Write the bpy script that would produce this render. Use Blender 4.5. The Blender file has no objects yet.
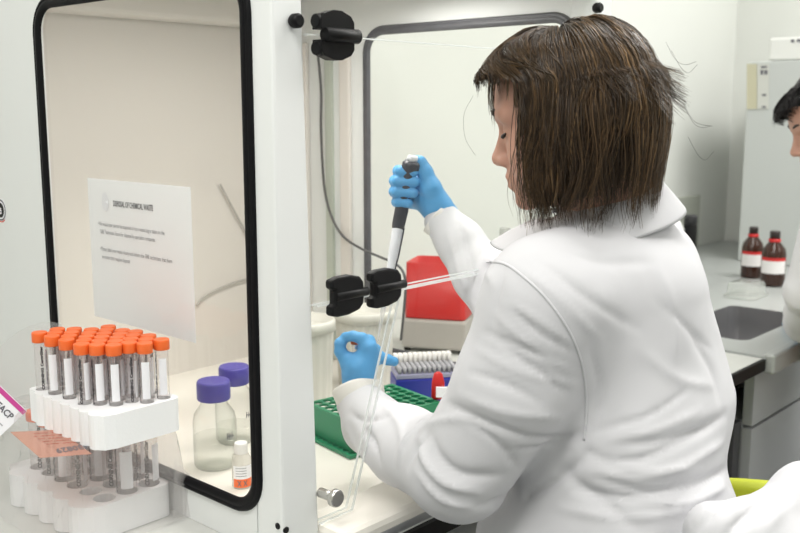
import bpy, bmesh, math, random
import numpy as np
from mathutils import Vector, Matrix
from mathutils.bvhtree import BVHTree
random.seed(7); rng = np.random.default_rng(7)
SC = bpy.context.scene
COL = SC.collection

# ------------------------------------------------------------------ camera
CH, FPX, PITCH = 1.36, 960.0, math.radians(9.35)
cam_d = bpy.data.cameras.new('camera'); cam = bpy.data.objects.new('camera', cam_d); COL.objects.link(cam)
cam.location = (0, 0, CH); cam.rotation_euler = (math.pi/2 - PITCH, 0, 0)
cam_d.sensor_width = 36; cam_d.lens = FPX/800*36; cam_d.clip_start = .02
cam_d.dof.use_dof = True; cam_d.dof.focus_distance = 1.27; cam_d.dof.aperture_fstop = 7.0
SC.camera = cam
SC.view_settings.view_transform = 'Standard'; SC.view_settings.look = 'None'
SC.view_settings.gamma = 1; SC.view_settings.exposure = 0.09
SC.view_settings.use_curve_mapping = False
SC.cycles.transparent_max_bounces = 40; SC.cycles.max_bounces = 8
SC.cycles.use_denoising = True; SC.cycles.sample_clamp_indirect = 6

# ------------------------------------------------------------------ place frame: a = into the cabinet, b = along the bench
C0 = np.array([0, 0, CH])
FW = np.array([0, math.cos(PITCH), -math.sin(PITCH)]); UP = np.array([0, math.sin(PITCH), math.cos(PITCH)]); RT = np.array([1., 0, 0])
def ray(x, y): return RT*(x-400)/FPX - UP*(y-266.5)/FPX + FW
def Pz(x, y, z): r = ray(x, y); return C0 + r*(z-CH)/r[2]
def Pd(x, y, d): r = ray(x, y); return C0 + r*d/r[1]
U = np.array([-.741, .671, 0]); U /= np.linalg.norm(U)
V = np.array([U[1], -U[0], 0])
Z = np.array([0, 0, 1.])
BZ = .80
P0 = Pz(195, 521, BZ); P0[2] = 0
def W(a, b, z): return P0 + U*a + V*b + Z*z
def Pp(x, y, p, n): r = ray(x, y); return C0 + r*np.dot(np.asarray(p)-C0, n)/np.dot(r, n)
def onA(x, y, a): return Pp(x, y, P0+U*a, U)
def onB(x, y, b): return Pp(x, y, P0+V*b, V)
def ab(P): d = np.asarray(P)-P0; return float(d@U), float(d@V), float(P[2])

# ------------------------------------------------------------------ light
SC.world = bpy.data.worlds.new('world'); SC.world.use_nodes = True
SC.world.node_tree.nodes['Background'].inputs[0].default_value = (.95, .97, 1, 1)
SC.world.node_tree.nodes['Background'].inputs[1].default_value = .3
def area(name, loc, sx, sy, watts, col=(1, .98, .95), target=None, rotz=0):
    d = bpy.data.lights.new(name, 'AREA'); d.shape = 'RECTANGLE'; d.size = sx; d.size_y = sy; d.energy = watts; d.color = col
    o = bpy.data.objects.new(name, d); COL.objects.link(o); o.location = loc
    if target is not None:
        o.rotation_euler = (Vector(target)-Vector(loc)).to_track_quat('-Z', 'Y').to_euler()
    else: o.rotation_euler = (0, 0, rotz)
    return o
AZ = math.atan2(V[1], V[0])
for i, (a_, b_, w_) in enumerate([(-.75, -1.1, 36), (-.6, .95, 19), (-.8, 2.4, 42), (-2.6, -.2, 14), (-2.6, 1.8, 14)]):
    area('ceiling_panel_light', W(a_, b_, 2.66), 1.25, .6, w_, rotz=AZ)
area('cabinet_lamp', W(.12, .36, 1.565), .5, .12, 3.7, (1, .96, .92), rotz=AZ)

# ------------------------------------------------------------------ materials
MATS = {}
def mat(name, col=(.8, .8, .8), rough=.5, metal=0, spec=.5, noise=0, nscale=20, bump=0, bscale=60, coat=0, emit=None, sss=0, ncol=None):
    if name in MATS: return MATS[name]
    m = bpy.data.materials.new(name); m.use_nodes = True; nt = m.node_tree; b = nt.nodes['Principled BSDF']
    b.inputs['Base Color'].default_value = (*col, 1); b.inputs['Roughness'].default_value = rough; b.inputs['Metallic'].default_value = metal
    b.inputs['Specular IOR Level'].default_value = spec; b.inputs['Coat Weight'].default_value = coat
    if sss:
        b.inputs['Subsurface Weight'].default_value = sss; b.inputs['Subsurface Radius'].default_value = (.012, .005, .003); b.inputs['Subsurface Scale'].default_value = 1
    tc = nt.nodes.new('ShaderNodeTexCoord')
    if noise or ncol:
        n = nt.nodes.new('ShaderNodeTexNoise'); n.inputs['Scale'].default_value = nscale; n.inputs['Detail'].default_value = 5
        nt.links.new(tc.outputs['Object'], n.inputs['Vector'])
        mx = nt.nodes.new('ShaderNodeMix'); mx.data_type = 'RGBA'
        c2 = ncol or tuple(max(0, c*(1-noise)) for c in col)
        mx.inputs['A'].default_value = (*col, 1); mx.inputs['B'].default_value = (*c2, 1)
        nt.links.new(n.outputs['Fac'], mx.inputs['Factor']); nt.links.new(mx.outputs['Result'], b.inputs['Base Color'])
    if bump:
        n = nt.nodes.new('ShaderNodeTexNoise'); n.inputs['Scale'].default_value = bscale; n.inputs['Detail'].default_value = 4
        nt.links.new(tc.outputs['Object'], n.inputs['Vector'])
        bp = nt.nodes.new('ShaderNodeBump'); bp.inputs['Strength'].default_value = bump; bp.inputs['Distance'].default_value = .002
        nt.links.new(n.outputs['Fac'], bp.inputs['Height']); nt.links.new(bp.outputs['Normal'], b.inputs['Normal'])
    if emit: b.inputs['Emission Color'].default_value = (*emit[0], 1); b.inputs['Emission Strength'].default_value = emit[1]
    MATS[name] = m; return m
def clear(name, tint=(1, 1, 1), gloss=.6, rough=.03, milk=0, milkcol=(.9, .9, .9), bump=0, bscale=30, ior=1.45, edge=None):
    """thin clear sheet: straight-through tint, fresnel reflection, and a share of milky scattering"""
    if name in MATS: return MATS[name]
    m = bpy.data.materials.new(name); m.use_nodes = True; nt = m.node_tree; nt.nodes.remove(nt.nodes['Principled BSDF'])
    out = nt.nodes['Material Output']; t = nt.nodes.new('ShaderNodeBsdfTransparent'); t.inputs[0].default_value = (*tint, 1)
    g = nt.nodes.new('ShaderNodeBsdfGlossy'); g.inputs['Roughness'].default_value = rough
    fr = nt.nodes.new('ShaderNodeLayerWeight'); pw = nt.nodes.new('ShaderNodeMath'); pw.operation = 'POWER'; pw.inputs[1].default_value = 5; nt.links.new(fr.outputs['Facing'], pw.inputs[0])
    f0 = ((ior-1)/(ior+1))**2; ma = nt.nodes.new('ShaderNodeMath'); ma.operation = 'MULTIPLY_ADD'; ma.inputs[1].default_value = 1-f0; ma.inputs[2].default_value = f0; nt.links.new(pw.outputs[0], ma.inputs[0])
    ge = nt.nodes.new('ShaderNodeNewGeometry'); inv = nt.nodes.new('ShaderNodeMath'); inv.operation = 'SUBTRACT'; inv.inputs[0].default_value = gloss; nt.links.new(ge.outputs['Backfacing'], inv.inputs[1]); inv.use_clamp = True
    if edge:
        p2 = nt.nodes.new('ShaderNodeMath'); p2.operation = 'POWER'; p2.inputs[1].default_value = 3; nt.links.new(fr.outputs['Facing'], p2.inputs[0])
        em = nt.nodes.new('ShaderNodeMix'); em.data_type = 'RGBA'; em.inputs['A'].default_value = (*tint, 1); em.inputs['B'].default_value = (*edge, 1)
        nt.links.new(p2.outputs[0], em.inputs['Factor']); nt.links.new(em.outputs['Result'], t.inputs[0])
    mul = nt.nodes.new('ShaderNodeMath'); mul.operation = 'MULTIPLY'; nt.links.new(ma.outputs[0], mul.inputs[0]); nt.links.new(inv.outputs[0], mul.inputs[1])
    base = t
    if milk:
        d = nt.nodes.new('ShaderNodeBsdfDiffuse'); d.inputs[0].default_value = (*milkcol, 1)
        tl = nt.nodes.new('ShaderNodeBsdfTranslucent'); tl.inputs[0].default_value = (*milkcol, 1)
        dm = nt.nodes.new('ShaderNodeMixShader'); dm.inputs[0].default_value = .5; nt.links.new(d.outputs[0], dm.inputs[1]); nt.links.new(tl.outputs[0], dm.inputs[2])
        mm = nt.nodes.new('ShaderNodeMixShader'); mm.inputs[0].default_value = milk
        nt.links.new(t.outputs[0], mm.inputs[1]); nt.links.new(dm.outputs[0], mm.inputs[2]); base = mm
    mx = nt.nodes.new('ShaderNodeMixShader'); nt.links.new(mul.outputs[0], mx.inputs[0])
    nt.links.new(base.outputs[0], mx.inputs[1]); nt.links.new(g.outputs[0], mx.inputs[2]); nt.links.new(mx.outputs[0], out.inputs['Surface'])
    if bump:
        tc = nt.nodes.new('ShaderNodeTexCoord'); n = nt.nodes.new('ShaderNodeTexNoise'); n.inputs['Scale'].default_value = bscale; n.inputs['Detail'].default_value = 3; n.inputs['Distortion'].default_value = 1.2
        nt.links.new(tc.outputs['Object'], n.inputs['Vector'])
        bp = nt.nodes.new('ShaderNodeBump'); bp.inputs['Strength'].default_value = bump; bp.inputs['Distance'].default_value = .01
        nt.links.new(n.outputs['Fac'], bp.inputs['Height']); nt.links.new(bp.outputs['Normal'], g.inputs['Normal']); nt.links.new(bp.outputs['Normal'], fr.inputs['Normal'])
    MATS[name] = m; return m

M_WALL = mat('wall_paint', (.70, .715, .68), .75, noise=.03, nscale=3)
M_CEIL = mat('ceiling_paint', (.85, .85, .83), .9)
M_FLOOR = mat('floor_vinyl', (.33, .34, .35), .45, noise=.25, nscale=40)
M_CAB = mat('cabinet_white', (.80, .82, .81), .38, noise=.03, nscale=6)
M_CREAM = mat('cabinet_cream', (.74, .705, .66), .45, noise=.03, nscale=5)
M_BASE = mat('cabinet_base', (.86, .83, .76), .3, noise=.03, nscale=8)
M_BENCH = mat('bench_laminate', (.62, .63, .60), .35, noise=.12, nscale=35)
M_BLACK = mat('black_edge', (.006, .006, .006), .5, spec=.2)
M_GASKET = mat('gasket_black', (.004, .004, .005), .5, spec=.15)
M_GASKET2 = mat('gasket_grey', (.12, .122, .135), .35, noise=.4, nscale=60)
M_HINGE = mat('hinge_black', (.004, .004, .0045), .45, spec=.2)
M_STEEL = mat('steel', (.62, .60, .57), .25, metal=1)
M_RAIL = mat('rail_aluminium', (.55, .56, .57), .35, metal=.8)
M_PANE = clear('window_pane', (.985, .985, .975), .8, .02)
M_ACRYL = clear('acrylic_face', (.985, .99, .985), .7, .02)
M_ACEDGE = clear('acrylic_edge', (.93, .95, .94), .9, .1, milk=.6, milkcol=(.88, .90, .90))
M_PAPER = mat('paper', (.86, .87, .90), .8)
M_INK = mat('ink', (.13, .13, .15), .8)
M_INKL = mat('ink_light', (.42, .42, .45), .8)
M_ORANGE = mat('orange_cap', (.86, .15, .025), .42)
M_TUBE = clear('tube_plastic', (.97, .965, .965), .9, .08, milk=.13, milkcol=(.95, .91, .91), edge=(.86, .83, .81))
M_PRINTW = mat('print_white', (.85, .85, .88), .6)
M_FOAM = mat('foam_white', (.86, .87, .88), .8, bump=.15, bscale=350)
M_FILM = clear('film', (.97, .965, .965), 2.2, .10, milk=.19, milkcol=(.95, .93, .93), bump=.6, bscale=26)
M_GLASS = clear('glass_clear', (.96, .97, .965), 1.0, .02, ior=1.5, edge=(.55, .56, .54))
M_LIQ = clear('water', (.955, .96, .95), .5, .02)
M_BLUECAP = mat('blue_cap', (.075, .06, .36), .4)
M_COAT = mat('coat_cotton', (.64, .64, .66), .85, spec=.2, bump=.12, bscale=900)
M_COATB = mat('coat_cuff', (.78, .76, .72), .85, spec=.2, bump=.12, bscale=700)
M_SKIN = mat('skin', (.50, .275, .20), .5, sss=.12, noise=.12, nscale=30)
M_GLOVE = mat('nitrile_blue', (.10, .36, .68), .48, bump=.3, bscale=130, spec=.4)
M_DGREY = mat('pipette_grey', (.045, .047, .06), .4)
M_PWHITE = mat('pipette_white', (.74, .76, .80), .35)
M_GREEN = mat('rack_green', (.012, .21, .095), .4)
M_RED = mat('bin_red', (.55, .014, .012), .4)
M_GREYBOX = mat('grey_box', (.42, .40, .37), .5)
M_TUB = mat('tub_white', (.68, .67, .61), .5)
M_BLUE = mat('tipbox_blue', (.02, .03, .30), .35)
M_TIPG = mat('tip_grey', (.36, .36, .38), .5)
M_TIPW = mat('tip_white', (.78, .77, .74), .5)
M_CABLE = mat('cable_grey', (.10, .10, .10), .5)
M_AMBER = mat('amber_glass', (.035, .010, .004), .15, coat=.1)
M_REDCAP = mat('red_ring', (.55, .02, .02), .4)
M_LABELW = mat('bottle_label', (.78, .76, .75), .7)
M_SINKW = mat('sink_surround', (.40, .42, .41), .3, noise=.15, nscale=15)
M_SINKG = mat('sink_bowl', (.15, .15, .155), .35, noise=.2, nscale=12)
M_DRAW = mat('drawer_grey', (.40, .41, .42), .4)
M_LOCK = mat('tall_cabinet_grey', (.50, .525, .51), .45)
M_BEIGE = mat('panel_beige', (.52, .50, .36), .5)
M_LIME = mat('lime_plastic', (.42, .47, .012), .45)
M_TROU = mat('dark_trousers', (.015, .016, .02), .9)
M_PINK = mat('pink_stripe', (.55, .05, .28), .5)

# ------------------------------------------------------------------ object helpers
def tag(o, label=None, cat=None, group=None, kind=None):
    if label: o['label'] = label
    if cat: o['category'] = cat
    if group: o['group'] = group
    if kind: o['kind'] = kind
    return o
def thing(name, loc, label, cat, group=None):
    o = bpy.data.objects.new(name, None); COL.objects.link(o); o.location = Vector(loc); o.empty_display_size = .05
    return tag(o, label, cat, group)
def wloc(o):
    v = Vector((0, 0, 0))
    while o is not None: v += o.location; o = o.parent
    return v
def link(name, verts, faces, m, parent=None, smooth=False, label=None):
    me = bpy.data.meshes.new(name); off = wloc(parent)
    vv = np.asarray(verts, dtype=float) - np.array(off)
    me.from_pydata(vv.tolist(), [], [list(map(int, f)) for f in faces]); me.update()
    if smooth: me.polygons.foreach_set('use_smooth', [True]*len(me.polygons))
    for mm in (m if isinstance(m, (list, tuple)) else [m]): me.materials.append(mm)
    o = bpy.data.objects.new(name, me); COL.objects.link(o)
    if parent: o.parent = parent
    if label: o['label'] = label
    return o
def copy_tree(o, parent=None):
    c = o.copy(); COL.objects.link(c)
    if parent: c.parent = parent
    for ch in list(o.children): copy_tree(ch, c)
    return c

class MB:
    def __init__(s): s.v = []; s.f = []; s.sm = []
    def add(s, vs, fs, smooth=False):
        n = len(s.v); s.v += [np.asarray(p, float) for p in vs]; s.f += [[i+n for i in f] for f in fs]; s.sm += [smooth]*len(fs); return s
    def box(s, c, ex, ey, ez):
        c = np.asarray(c, float); ex, ey, ez = [np.asarray(e, float) for e in (ex, ey, ez)]
        vs = [c+i*ex+j*ey+k*ez for i in (-1, 1) for j in (-1, 1) for k in (-1, 1)]
        return s.add(vs, [(0, 1, 3, 2), (4, 6, 7, 5), (0, 4, 5, 1), (2, 3, 7, 6), (0, 2, 6, 4), (1, 5, 7, 3)])
    def abox(s, a0, a1, b0, b1, z0, z1):
        return s.box(W((a0+a1)/2, (b0+b1)/2, (z0+z1)/2), U*(a1-a0)/2, V*(b1-b0)/2, Z*(z1-z0)/2)
    def rings(s, rings, cap=(True, True), closed=True, smooth=True):
        m = len(rings[0]); vs = [p for r in rings for p in r]; fs = []
        for i in range(len(rings)-1):
            for j in range(m if closed else m-1):
                k = (j+1) % m; fs.append((i*m+j, i*m+k, (i+1)*m+k, (i+1)*m+j))
        s.add(vs, fs, smooth); n0 = len(s.v)-len(vs)
        if cap[0]: s.f.append([n0+i for i in range(m)][::-1]); s.sm.append(False)
        if cap[1]: s.f.append([n0+(len(rings)-1)*m+i for i in range(m)]); s.sm.append(False)
        return s
    def lathe(s, prof, o=(0, 0, 0), ax=Z, n=24, cap=(True, True)):
        ax = np.asarray(ax, float)/np.linalg.norm(ax); t = np.cross(ax, [0, 0, 1.]) if abs(ax[2]) < .9 else np.array([1., 0, 0]); t -= ax*(t@ax); t /= np.linalg.norm(t); w = np.cross(ax, t)
        R = [[np.asarray(o)+ax*h+(t*math.cos(2*math.pi*j/n)+w*math.sin(2*math.pi*j/n))*r for j in range(n)] for r, h in prof]
        return s.rings(R, cap)
    def cyl(s, p, q, r, r2=None, n=20):
        p, q = np.asarray(p, float), np.asarray(q, float); L = np.linalg.norm(q-p); r2 = r if r2 is None else r2
        e = min(r, r2)*.12
        return s.lathe([(r-e, 0), (r, e), (r2, L-e), (r2-e, L)], p, q-p, n)
    def tube(s, pts, r, n=8, closed=False):
        P = [np.asarray(p, float) for p in pts]; N = len(P); R = []; up = None
        for i in range(N):
            t = (P[(i+1) % N]-P[i-1]) if closed else (P[min(i+1, N-1)]-P[max(i-1, 0)])
            t = t/np.linalg.norm(t)
            if up is None: up = np.cross(t, [.3, .5, .8]); up /= np.linalg.norm(up)
            up = up-t*(up@t); up /= np.linalg.norm(up); w = np.cross(t, up); rr = r[i] if hasattr(r, '__len__') else r
            R.append([P[i]+(up*math.cos(2*math.pi*j/n)+w*math.sin(2*math.pi*j/n))*rr for j in range(n)])
        if closed: R.append(R[0])
        return s.rings(R, (not closed, not closed))
    def poly(s, outline, depth, holes=()):
        """flat outline (3D points) extruded by vector depth, with holes"""
        bm = bmesh.new(); d = Vector(depth)
        loops = [outline]+list(holes); es = []; lv = []
        for L in loops:
            vs = [bm.verts.new(Vector(p)) for p in L]; lv.append(vs)
            for i in range(len(vs)): es.append(bm.edges.new((vs[i], vs[(i+1) % len(vs)])))
        if holes: bmesh.ops.triangle_fill(bm, edges=es, use_beauty=True)
        else: bm.faces.new(lv[0])
        bm.verts.index_update(); vs = [np.array(v.co) for v in bm.verts]; fs = [[v.index for v in f.verts] for f in bm.faces]
        idx = [[v.index for v in L] for L in lv]; bm.free(); n = len(vs)
        dd = np.array(depth); allv = vs+[p+dd for p in vs]
        ff = [f for f in fs]+[[i+n for i in f][::-1] for f in fs]
        for L in idx:
            for i in range(len(L)): a, b = L[i], L[(i+1) % len(L)]; ff.append([a, b, b+n, a+n])
        return s.add(allv, ff)
    def build(s, name, m, parent=None, label=None, fix=True, bevel=0):
        o = link(name, s.v, s.f, m, parent, label=label); me = o.data
        me.polygons.foreach_set('use_smooth', s.sm)
        if fix:
            bm = bmesh.new(); bm.from_mesh(me); bmesh.ops.recalc_face_normals(bm, faces=bm.faces); bm.to_mesh(me); bm.free()
        if bevel:
            md = o.modifiers.new('bevel', 'BEVEL'); md.width = bevel; md.segments = 2; md.limit_method = 'ANGLE'; md.angle_limit = math.radians(40)
        return o
def rrect(w, h, r, n=6):
    pts = []
    for cx, cy, a0 in ((w/2-r, h/2-r, 0), (-w/2+r, h/2-r, 90), (-w/2+r, -h/2+r, 180), (w/2-r, -h/2+r, 270)):
        for i in range(n+1): t = math.radians(a0+90*i/n); pts.append((cx+r*math.cos(t), cy+r*math.sin(t)))
    return pts
def spline(pts, n=8):
    P = [np.asarray(p, float) for p in pts]; P = [2*P[0]-P[1]]+P+[2*P[-1]-P[-2]]; out = []
    for i in range(1, len(P)-2):
        for k in range(n):
            t = k/n; out.append(.5*((2*P[i])+(P[i+1]-P[i-1])*t+(2*P[i-1]-5*P[i]+4*P[i+1]-P[i+2])*t*t+(3*P[i]-P[i-1]-3*P[i+1]+P[i+2])*t**3))
    out.append(P[-2]); return out
def text_geo(s, size, align='LEFT', bold=0):
    cu = bpy.data.curves.new('t', 'FONT'); cu.body = s; cu.size = size; cu.align_x = align; cu.resolution_u = 2; cu.offset = bold
    o = bpy.data.objects.new('t', cu); COL.objects.link(o); dg = bpy.context.evaluated_depsgraph_get()
    me = bpy.data.meshes.new_from_object(o.evaluated_get(dg)); vs = [tuple(v.co) for v in me.vertices]; fs = [list(p.vertices) for p in me.polygons]
    bpy.data.objects.remove(o); bpy.data.curves.remove(cu); bpy.data.meshes.remove(me); return vs, fs
def text_on(mb, s, size, o, ex, ey, align='LEFT', bold=0, squeeze=1):
    vs, fs = text_geo(s, size, align, bold); o, ex, ey = [np.asarray(q, float) for q in (o, ex, ey)]
    return mb.add([o+ex*x*squeeze+ey*y for x, y, z in vs], fs)

# ------------------------------------------------------------------ signed-distance modelling
def cone(a, b, ra, rb):
    a, b = np.asarray(a, float), np.asarray(b, float); ba = b-a; L2 = max(ba@ba, 1e-12)
    def f(p):
        h = np.clip(((p-a)@ba)/L2, 0, 1); return np.linalg.norm(p-a-h[:, None]*ba, axis=1)-(ra+(rb-ra)*h)
    return f
def ell(c, r, R=None):
    c, r = np.asarray(c, float), np.asarray(r, float)
    def f(p):
        q = p-c
        if R is not None: q = q@R
        k0 = np.linalg.norm(q/r, axis=1); k1 = np.linalg.norm(q/(r*r), axis=1)+1e-9; return k0*(k0-1)/k1
    return f
def smin(d1, d2, k):
    h = np.clip(.5+.5*(d2-d1)/k, 0, 1); return d2+(d1-d2)*h-k*h*(1-h)
def smax(d1, d2, k): return -smin(-d1, -d2, k)
def union(items):
    """items: (sdf, k) or (sdf, k, 'sub')"""
    def f(p):
        d = None
        for it in items:
            e = it[0](p)
            if d is None: d = e
            elif len(it) > 2: d = smax(d, -e, it[1])
            else: d = smin(d, e, it[1])
        return d
    return f
def chain(pts, k=.01, kk=None):
    """pts: [(xyz, r), ...]"""
    return [(cone(pts[i][0], pts[i+1][0], pts[i][1], pts[i+1][1]), (kk if i == 0 and kk is not None else k)) for i in range(len(pts)-1)]
def sdf_mesh(f, lo, hi, res):
    lo, hi = np.asarray(lo, float), np.asarray(hi, float); B = 8
    nb = np.ceil((hi-lo)/(res*B)).astype(int); n = nb*B+1
    vol = np.empty(n, np.float32)
    ci = np.stack(np.meshgrid(*[np.arange(k) for k in nb], indexing='ij'), -1).reshape(-1, 3)
    cc = lo+(ci+.5)*B*res; cd = f(cc); act = np.abs(cd) < B*res*1.35
    big = np.where(cd < 0, -1., 1.)
    full = np.repeat(np.repeat(np.repeat(big.reshape(nb), B, 0), B, 1), B, 2)
    vol[:] = 1; vol[:-1, :-1, :-1] = full
    g = np.stack(np.meshgrid(*[np.arange(B+1)]*3, indexing='ij'), -1).reshape(-1, 3)
    A = ci[act]
    for s in range(0, len(A), 200):
        blk = A[s:s+200]; idx = (blk[:, None, :]*B+g[None]).reshape(-1, 3); vol[idx[:, 0], idx[:, 1], idx[:, 2]] = f(lo+idx*res)
    ins = vol < 0
    c = np.zeros(tuple(n-1), np.int8)
    for i in (0, 1):
        for j in (0, 1):
            for k in (0, 1): c += ins[i:n[0]-1+i, j:n[1]-1+j, k:n[2]-1+k]
    cell = (c > 0) & (c < 8); ids = -np.ones(cell.shape, np.int64); loc = np.argwhere(cell); ids[cell] = np.arange(len(loc))
    acc = np.zeros((len(loc), 3)); cnt = np.zeros(len(loc))
    corners = [(i, j, k) for i in (0, 1) for j in (0, 1) for k in (0, 1)]
    for a in corners:
        for ax in range(3):
            if a[ax]: continue
            b = list(a); b[ax] = 1
            va = vol[loc[:, 0]+a[0], loc[:, 1]+a[1], loc[:, 2]+a[2]]; vb = vol[loc[:, 0]+b[0], loc[:, 1]+b[1], loc[:, 2]+b[2]]
            m = (va < 0) != (vb < 0); t = np.where(m, va/np.where(m, va-vb, 1), 0)
            p = np.tile(np.array(a, float), (len(loc), 1)); p[:, ax] += t
            acc[m] += p[m]; cnt[m] += 1
    verts = lo+(loc+acc/cnt[:, None])*res; quads = []
    for ax in range(3):
        o1, o2 = [q for q in range(3) if q != ax]
        sl = [slice(None)]*3; sl[ax] = slice(0, n[ax]-1); s2 = [slice(None)]*3; s2[ax] = slice(1, n[ax])
        e = np.argwhere(ins[tuple(sl)] != ins[tuple(s2)]); e = e[(e[:, o1] > 0) & (e[:, o2] > 0) & (e[:, o1] < n[o1]-1) & (e[:, o2] < n[o2]-1)]
        def at(d1, d2):
            q = e.copy(); q[:, o1] -= d1; q[:, o2] -= d2; return ids[q[:, 0], q[:, 1], q[:, 2]]
        q = np.stack([at(1, 1), at(0, 1), at(0, 0), at(1, 0)], 1)
        flip = ins[e[:, 0], e[:, 1], e[:, 2]]
        if ax == 1: flip = ~flip
        q[~flip] = q[~flip][:, ::-1]; quads.append(q)
    q = np.concatenate(quads); q = q[(q >= 0).all(1)]
    return verts, q
def vnormals(v, q):
    a, b, c, d = v[q[:, 0]], v[q[:, 1]], v[q[:, 2]], v[q[:, 3]]; nn = np.cross(c-a, d-b); N = np.zeros_like(v)
    for i in range(4): np.add.at(N, q[:, i], nn)
    return N/(np.linalg.norm(N, axis=1, keepdims=True)+1e-12)
def seg_dist(p, pts):
    best = np.full(len(p), 1e9)
    for a, b in zip(pts[:-1], pts[1:]):
        ba = b-a; h = np.clip(((p-a)@ba)/max(ba@ba, 1e-12), 0, 1); best = np.minimum(best, np.linalg.norm(p-a-h[:, None]*ba, axis=1))
    return best
def bvh_of(v, q): return BVHTree.FromPolygons([Vector(x) for x in v], [list(map(int, x)) for x in q])
def hit(tree, x, y):
    r = Vector(ray(x, y)).normalized(); h = tree.ray_cast(Vector(C0), r); return None if h[0] is None else (np.array(h[0]), np.array(h[1]))
#@@SETTING
# ================================================================== SETTING
def struct(name, mb, m, parent=None, **k): return tag(mb.build(name, m, parent, **k), kind='structure')
RA0, RA1, RB0, RB1, RH = -3.6, .66, -2.6, 3.22, 2.7
struct('floor', MB().abox(RA0, RA1, RB0, RB1, -.06, 0), M_FLOOR)
struct('ceiling', MB().abox(RA0, RA1, RB0, RB1, RH, RH+.06), M_CEIL)
struct('wall_back', MB().abox(RA1, RA1+.1, RB0-.1, RB1+.1, -.06, RH+.06), M_WALL)
struct('wall_front', MB().abox(RA0-.1, RA0, RB0-.1, RB1+.1, -.06, RH+.06), M_WALL)
struct('wall_left', MB().abox(RA0, RA1, RB0-.1, RB0, -.06, RH+.06), M_WALL)
struct('wall_right', MB().abox(RA0, RA1, RB1, RB1+.1, -.06, RH+.06), M_WALL)

# ------------------------------------------------------------------ benches
t = thing('laboratory_bench', W(.2, -.2, 0), 'long pale worktop with black front edge under the glass-sided cabinet', 'bench')
MB().abox(-.235, .655, -1.6, 1.385, .774, BZ).build('worktop', M_BENCH, t)
MB().abox(-.243, -.235, -1.6, 1.385, .773, BZ-.001).build('edge_strip', M_BLACK, t)
MB().abox(-.16, -.12, 1.30, 1.345, 0, .773).build('leg', M_RAIL, t)
MB().abox(-.16, -.12, -1.5, -1.455, 0, .773).build('leg', M_RAIL, t)
MB().abox(.55, .59, 1.30, 1.345, 0, .773).build('leg', M_RAIL, t)
MB().abox(.60, .63, -1.5, 1.345, 0.1, .773).build('modesty_panel', M_DRAW, t)

t = thing('sink_unit', W(.2, 1.8, .8), 'grey moulded sink top with a sunken dark basin beside the white coated colleague', 'sink')
s0, s1, s2, s3 = -.15, .06, 1.50, 1.90
hole = [W((s0+s1)/2+x, (s2+s3)/2+y, .805) for x, y in rrect(s1-s0, s3-s2, .03)]
MB().poly([W(-.245, 1.388, .805), W(.655, 1.388, .805), W(.655, 3.2, .805), W(-.245, 3.2, .805)], (0, 0, -.03), [hole]).build('surround', M_SINKW, t)
MB().abox(-.262, -.236, 1.388, 3.2, .765, .812).build('front_lip', M_SINKW, t, bevel=.006)
sm = MB(); R = []
for k, (sc, z) in enumerate([(1, .805), (.97, .76), (.93, .69), (.85, .675), (.3, .668)]):
    R.append([W((s0+s1)/2+x*sc, (s2+s3)/2+y*sc, z) for x, y in rrect(s1-s0, s3-s2, .03)])
sm.rings(R, (False, True)).build('basin', M_SINKG, t)
t = thing('drawer_cabinet', W(.1, 1.8, 0), 'grey under-bench cabinet with two stacked drawer fronts below the sink', 'cabinet')
gz = onA(770, 417, -.215)[2]
MB().abox(-.19, .6, 1.40, 2.6, .08, .64).build('body', M_DRAW, t)
MB().abox(-.215, -.192, 1.40, 2.6, gz+.004, .755).build('drawer', M_DRAW, t)
MB().abox(-.215, -.192, 1.40, 2.6, .30, gz-.004).build('drawer', M_DRAW, t)
MB().abox(-.19, .5, 1.36, 1.398, .0, .64).build('side_frame', mat('frame_dark', (.07, .07, .075), .5), t)
MB().abox(-.17, .5, 1.40, 2.6, 0, .078).build('plinth', M_BLACK, t)

t = thing('tall_cabinet', W(.1, 2.9, .8), 'tall flat grey cabinet standing at the end of the bench behind the amber bottles', 'cabinet')
tz = onB(745, 62, 2.70)[2]; ta = ab(onB(742, 180, 2.70))[0]
MB().abox(-.24, ta, 2.70, 3.19, .8055, tz).build('carcass', M_LOCK, t, bevel=.004)
def onb_quad(x0, y0, x1, y1, b): return [onB(x, y, b) for x, y in ((x0, y0), (x1, y0), (x1, y1), (x0, y1))]
MB().poly(onb_quad(747, 64, 757, 109, 2.699), V*-.002).build('edge_panel', M_BEIGE, t)
MB().poly(onb_quad(757.5, 64, 769, 109, 2.699), V*-.002).build('control_panel', mat('panel_pale', (.56, .57, .53), .5), t)
for x0, y0, x1, y1 in ((761, 66, 767, 68), (760.5, 70, 763.5, 74.5), (764.5, 70, 767.5, 74.5), (762, 94, 766, 96), (762, 106, 766, 108)): MB().poly(onb_quad(x0, y0, x1, y1, 2.697), V*-.0006).build('printed_mark', M_INK, t)
t = thing('storage_box', W(-.05, 2.9, tz), 'white oblong box lying on top of the tall grey cabinet', 'box')
ba = ab(onB(768.5, 50, 2.72))[0]; bz1 = onB(770, 38, 2.72)[2]
MB().abox(-.22, ba, 2.72, 3.0, tz+.002, bz1).build('body', mat('box_white', (.72, .73, .70), .6), t, bevel=.008)
for x0, y0, x1, y1 in ((791, 39.5, 794.5, 42.5), (797, 39, 803, 42)): MB().poly(onb_quad(x0, y0, x1, y1, 2.7195), V*-.0006).build('printed_mark', M_INK, t)
sp_ = ab(onA(700, 195, RA1-.012))
t = MB().abox(RA1-.014, RA1-.001, sp_[1]-1.0, sp_[1], .808, sp_[2]).build('splashback', mat('splash_grey', (.50, .52, .46), .25), None)
tag(t, 'low greenish grey splashback panel on the wall behind the seated woman', 'splashback')

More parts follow.
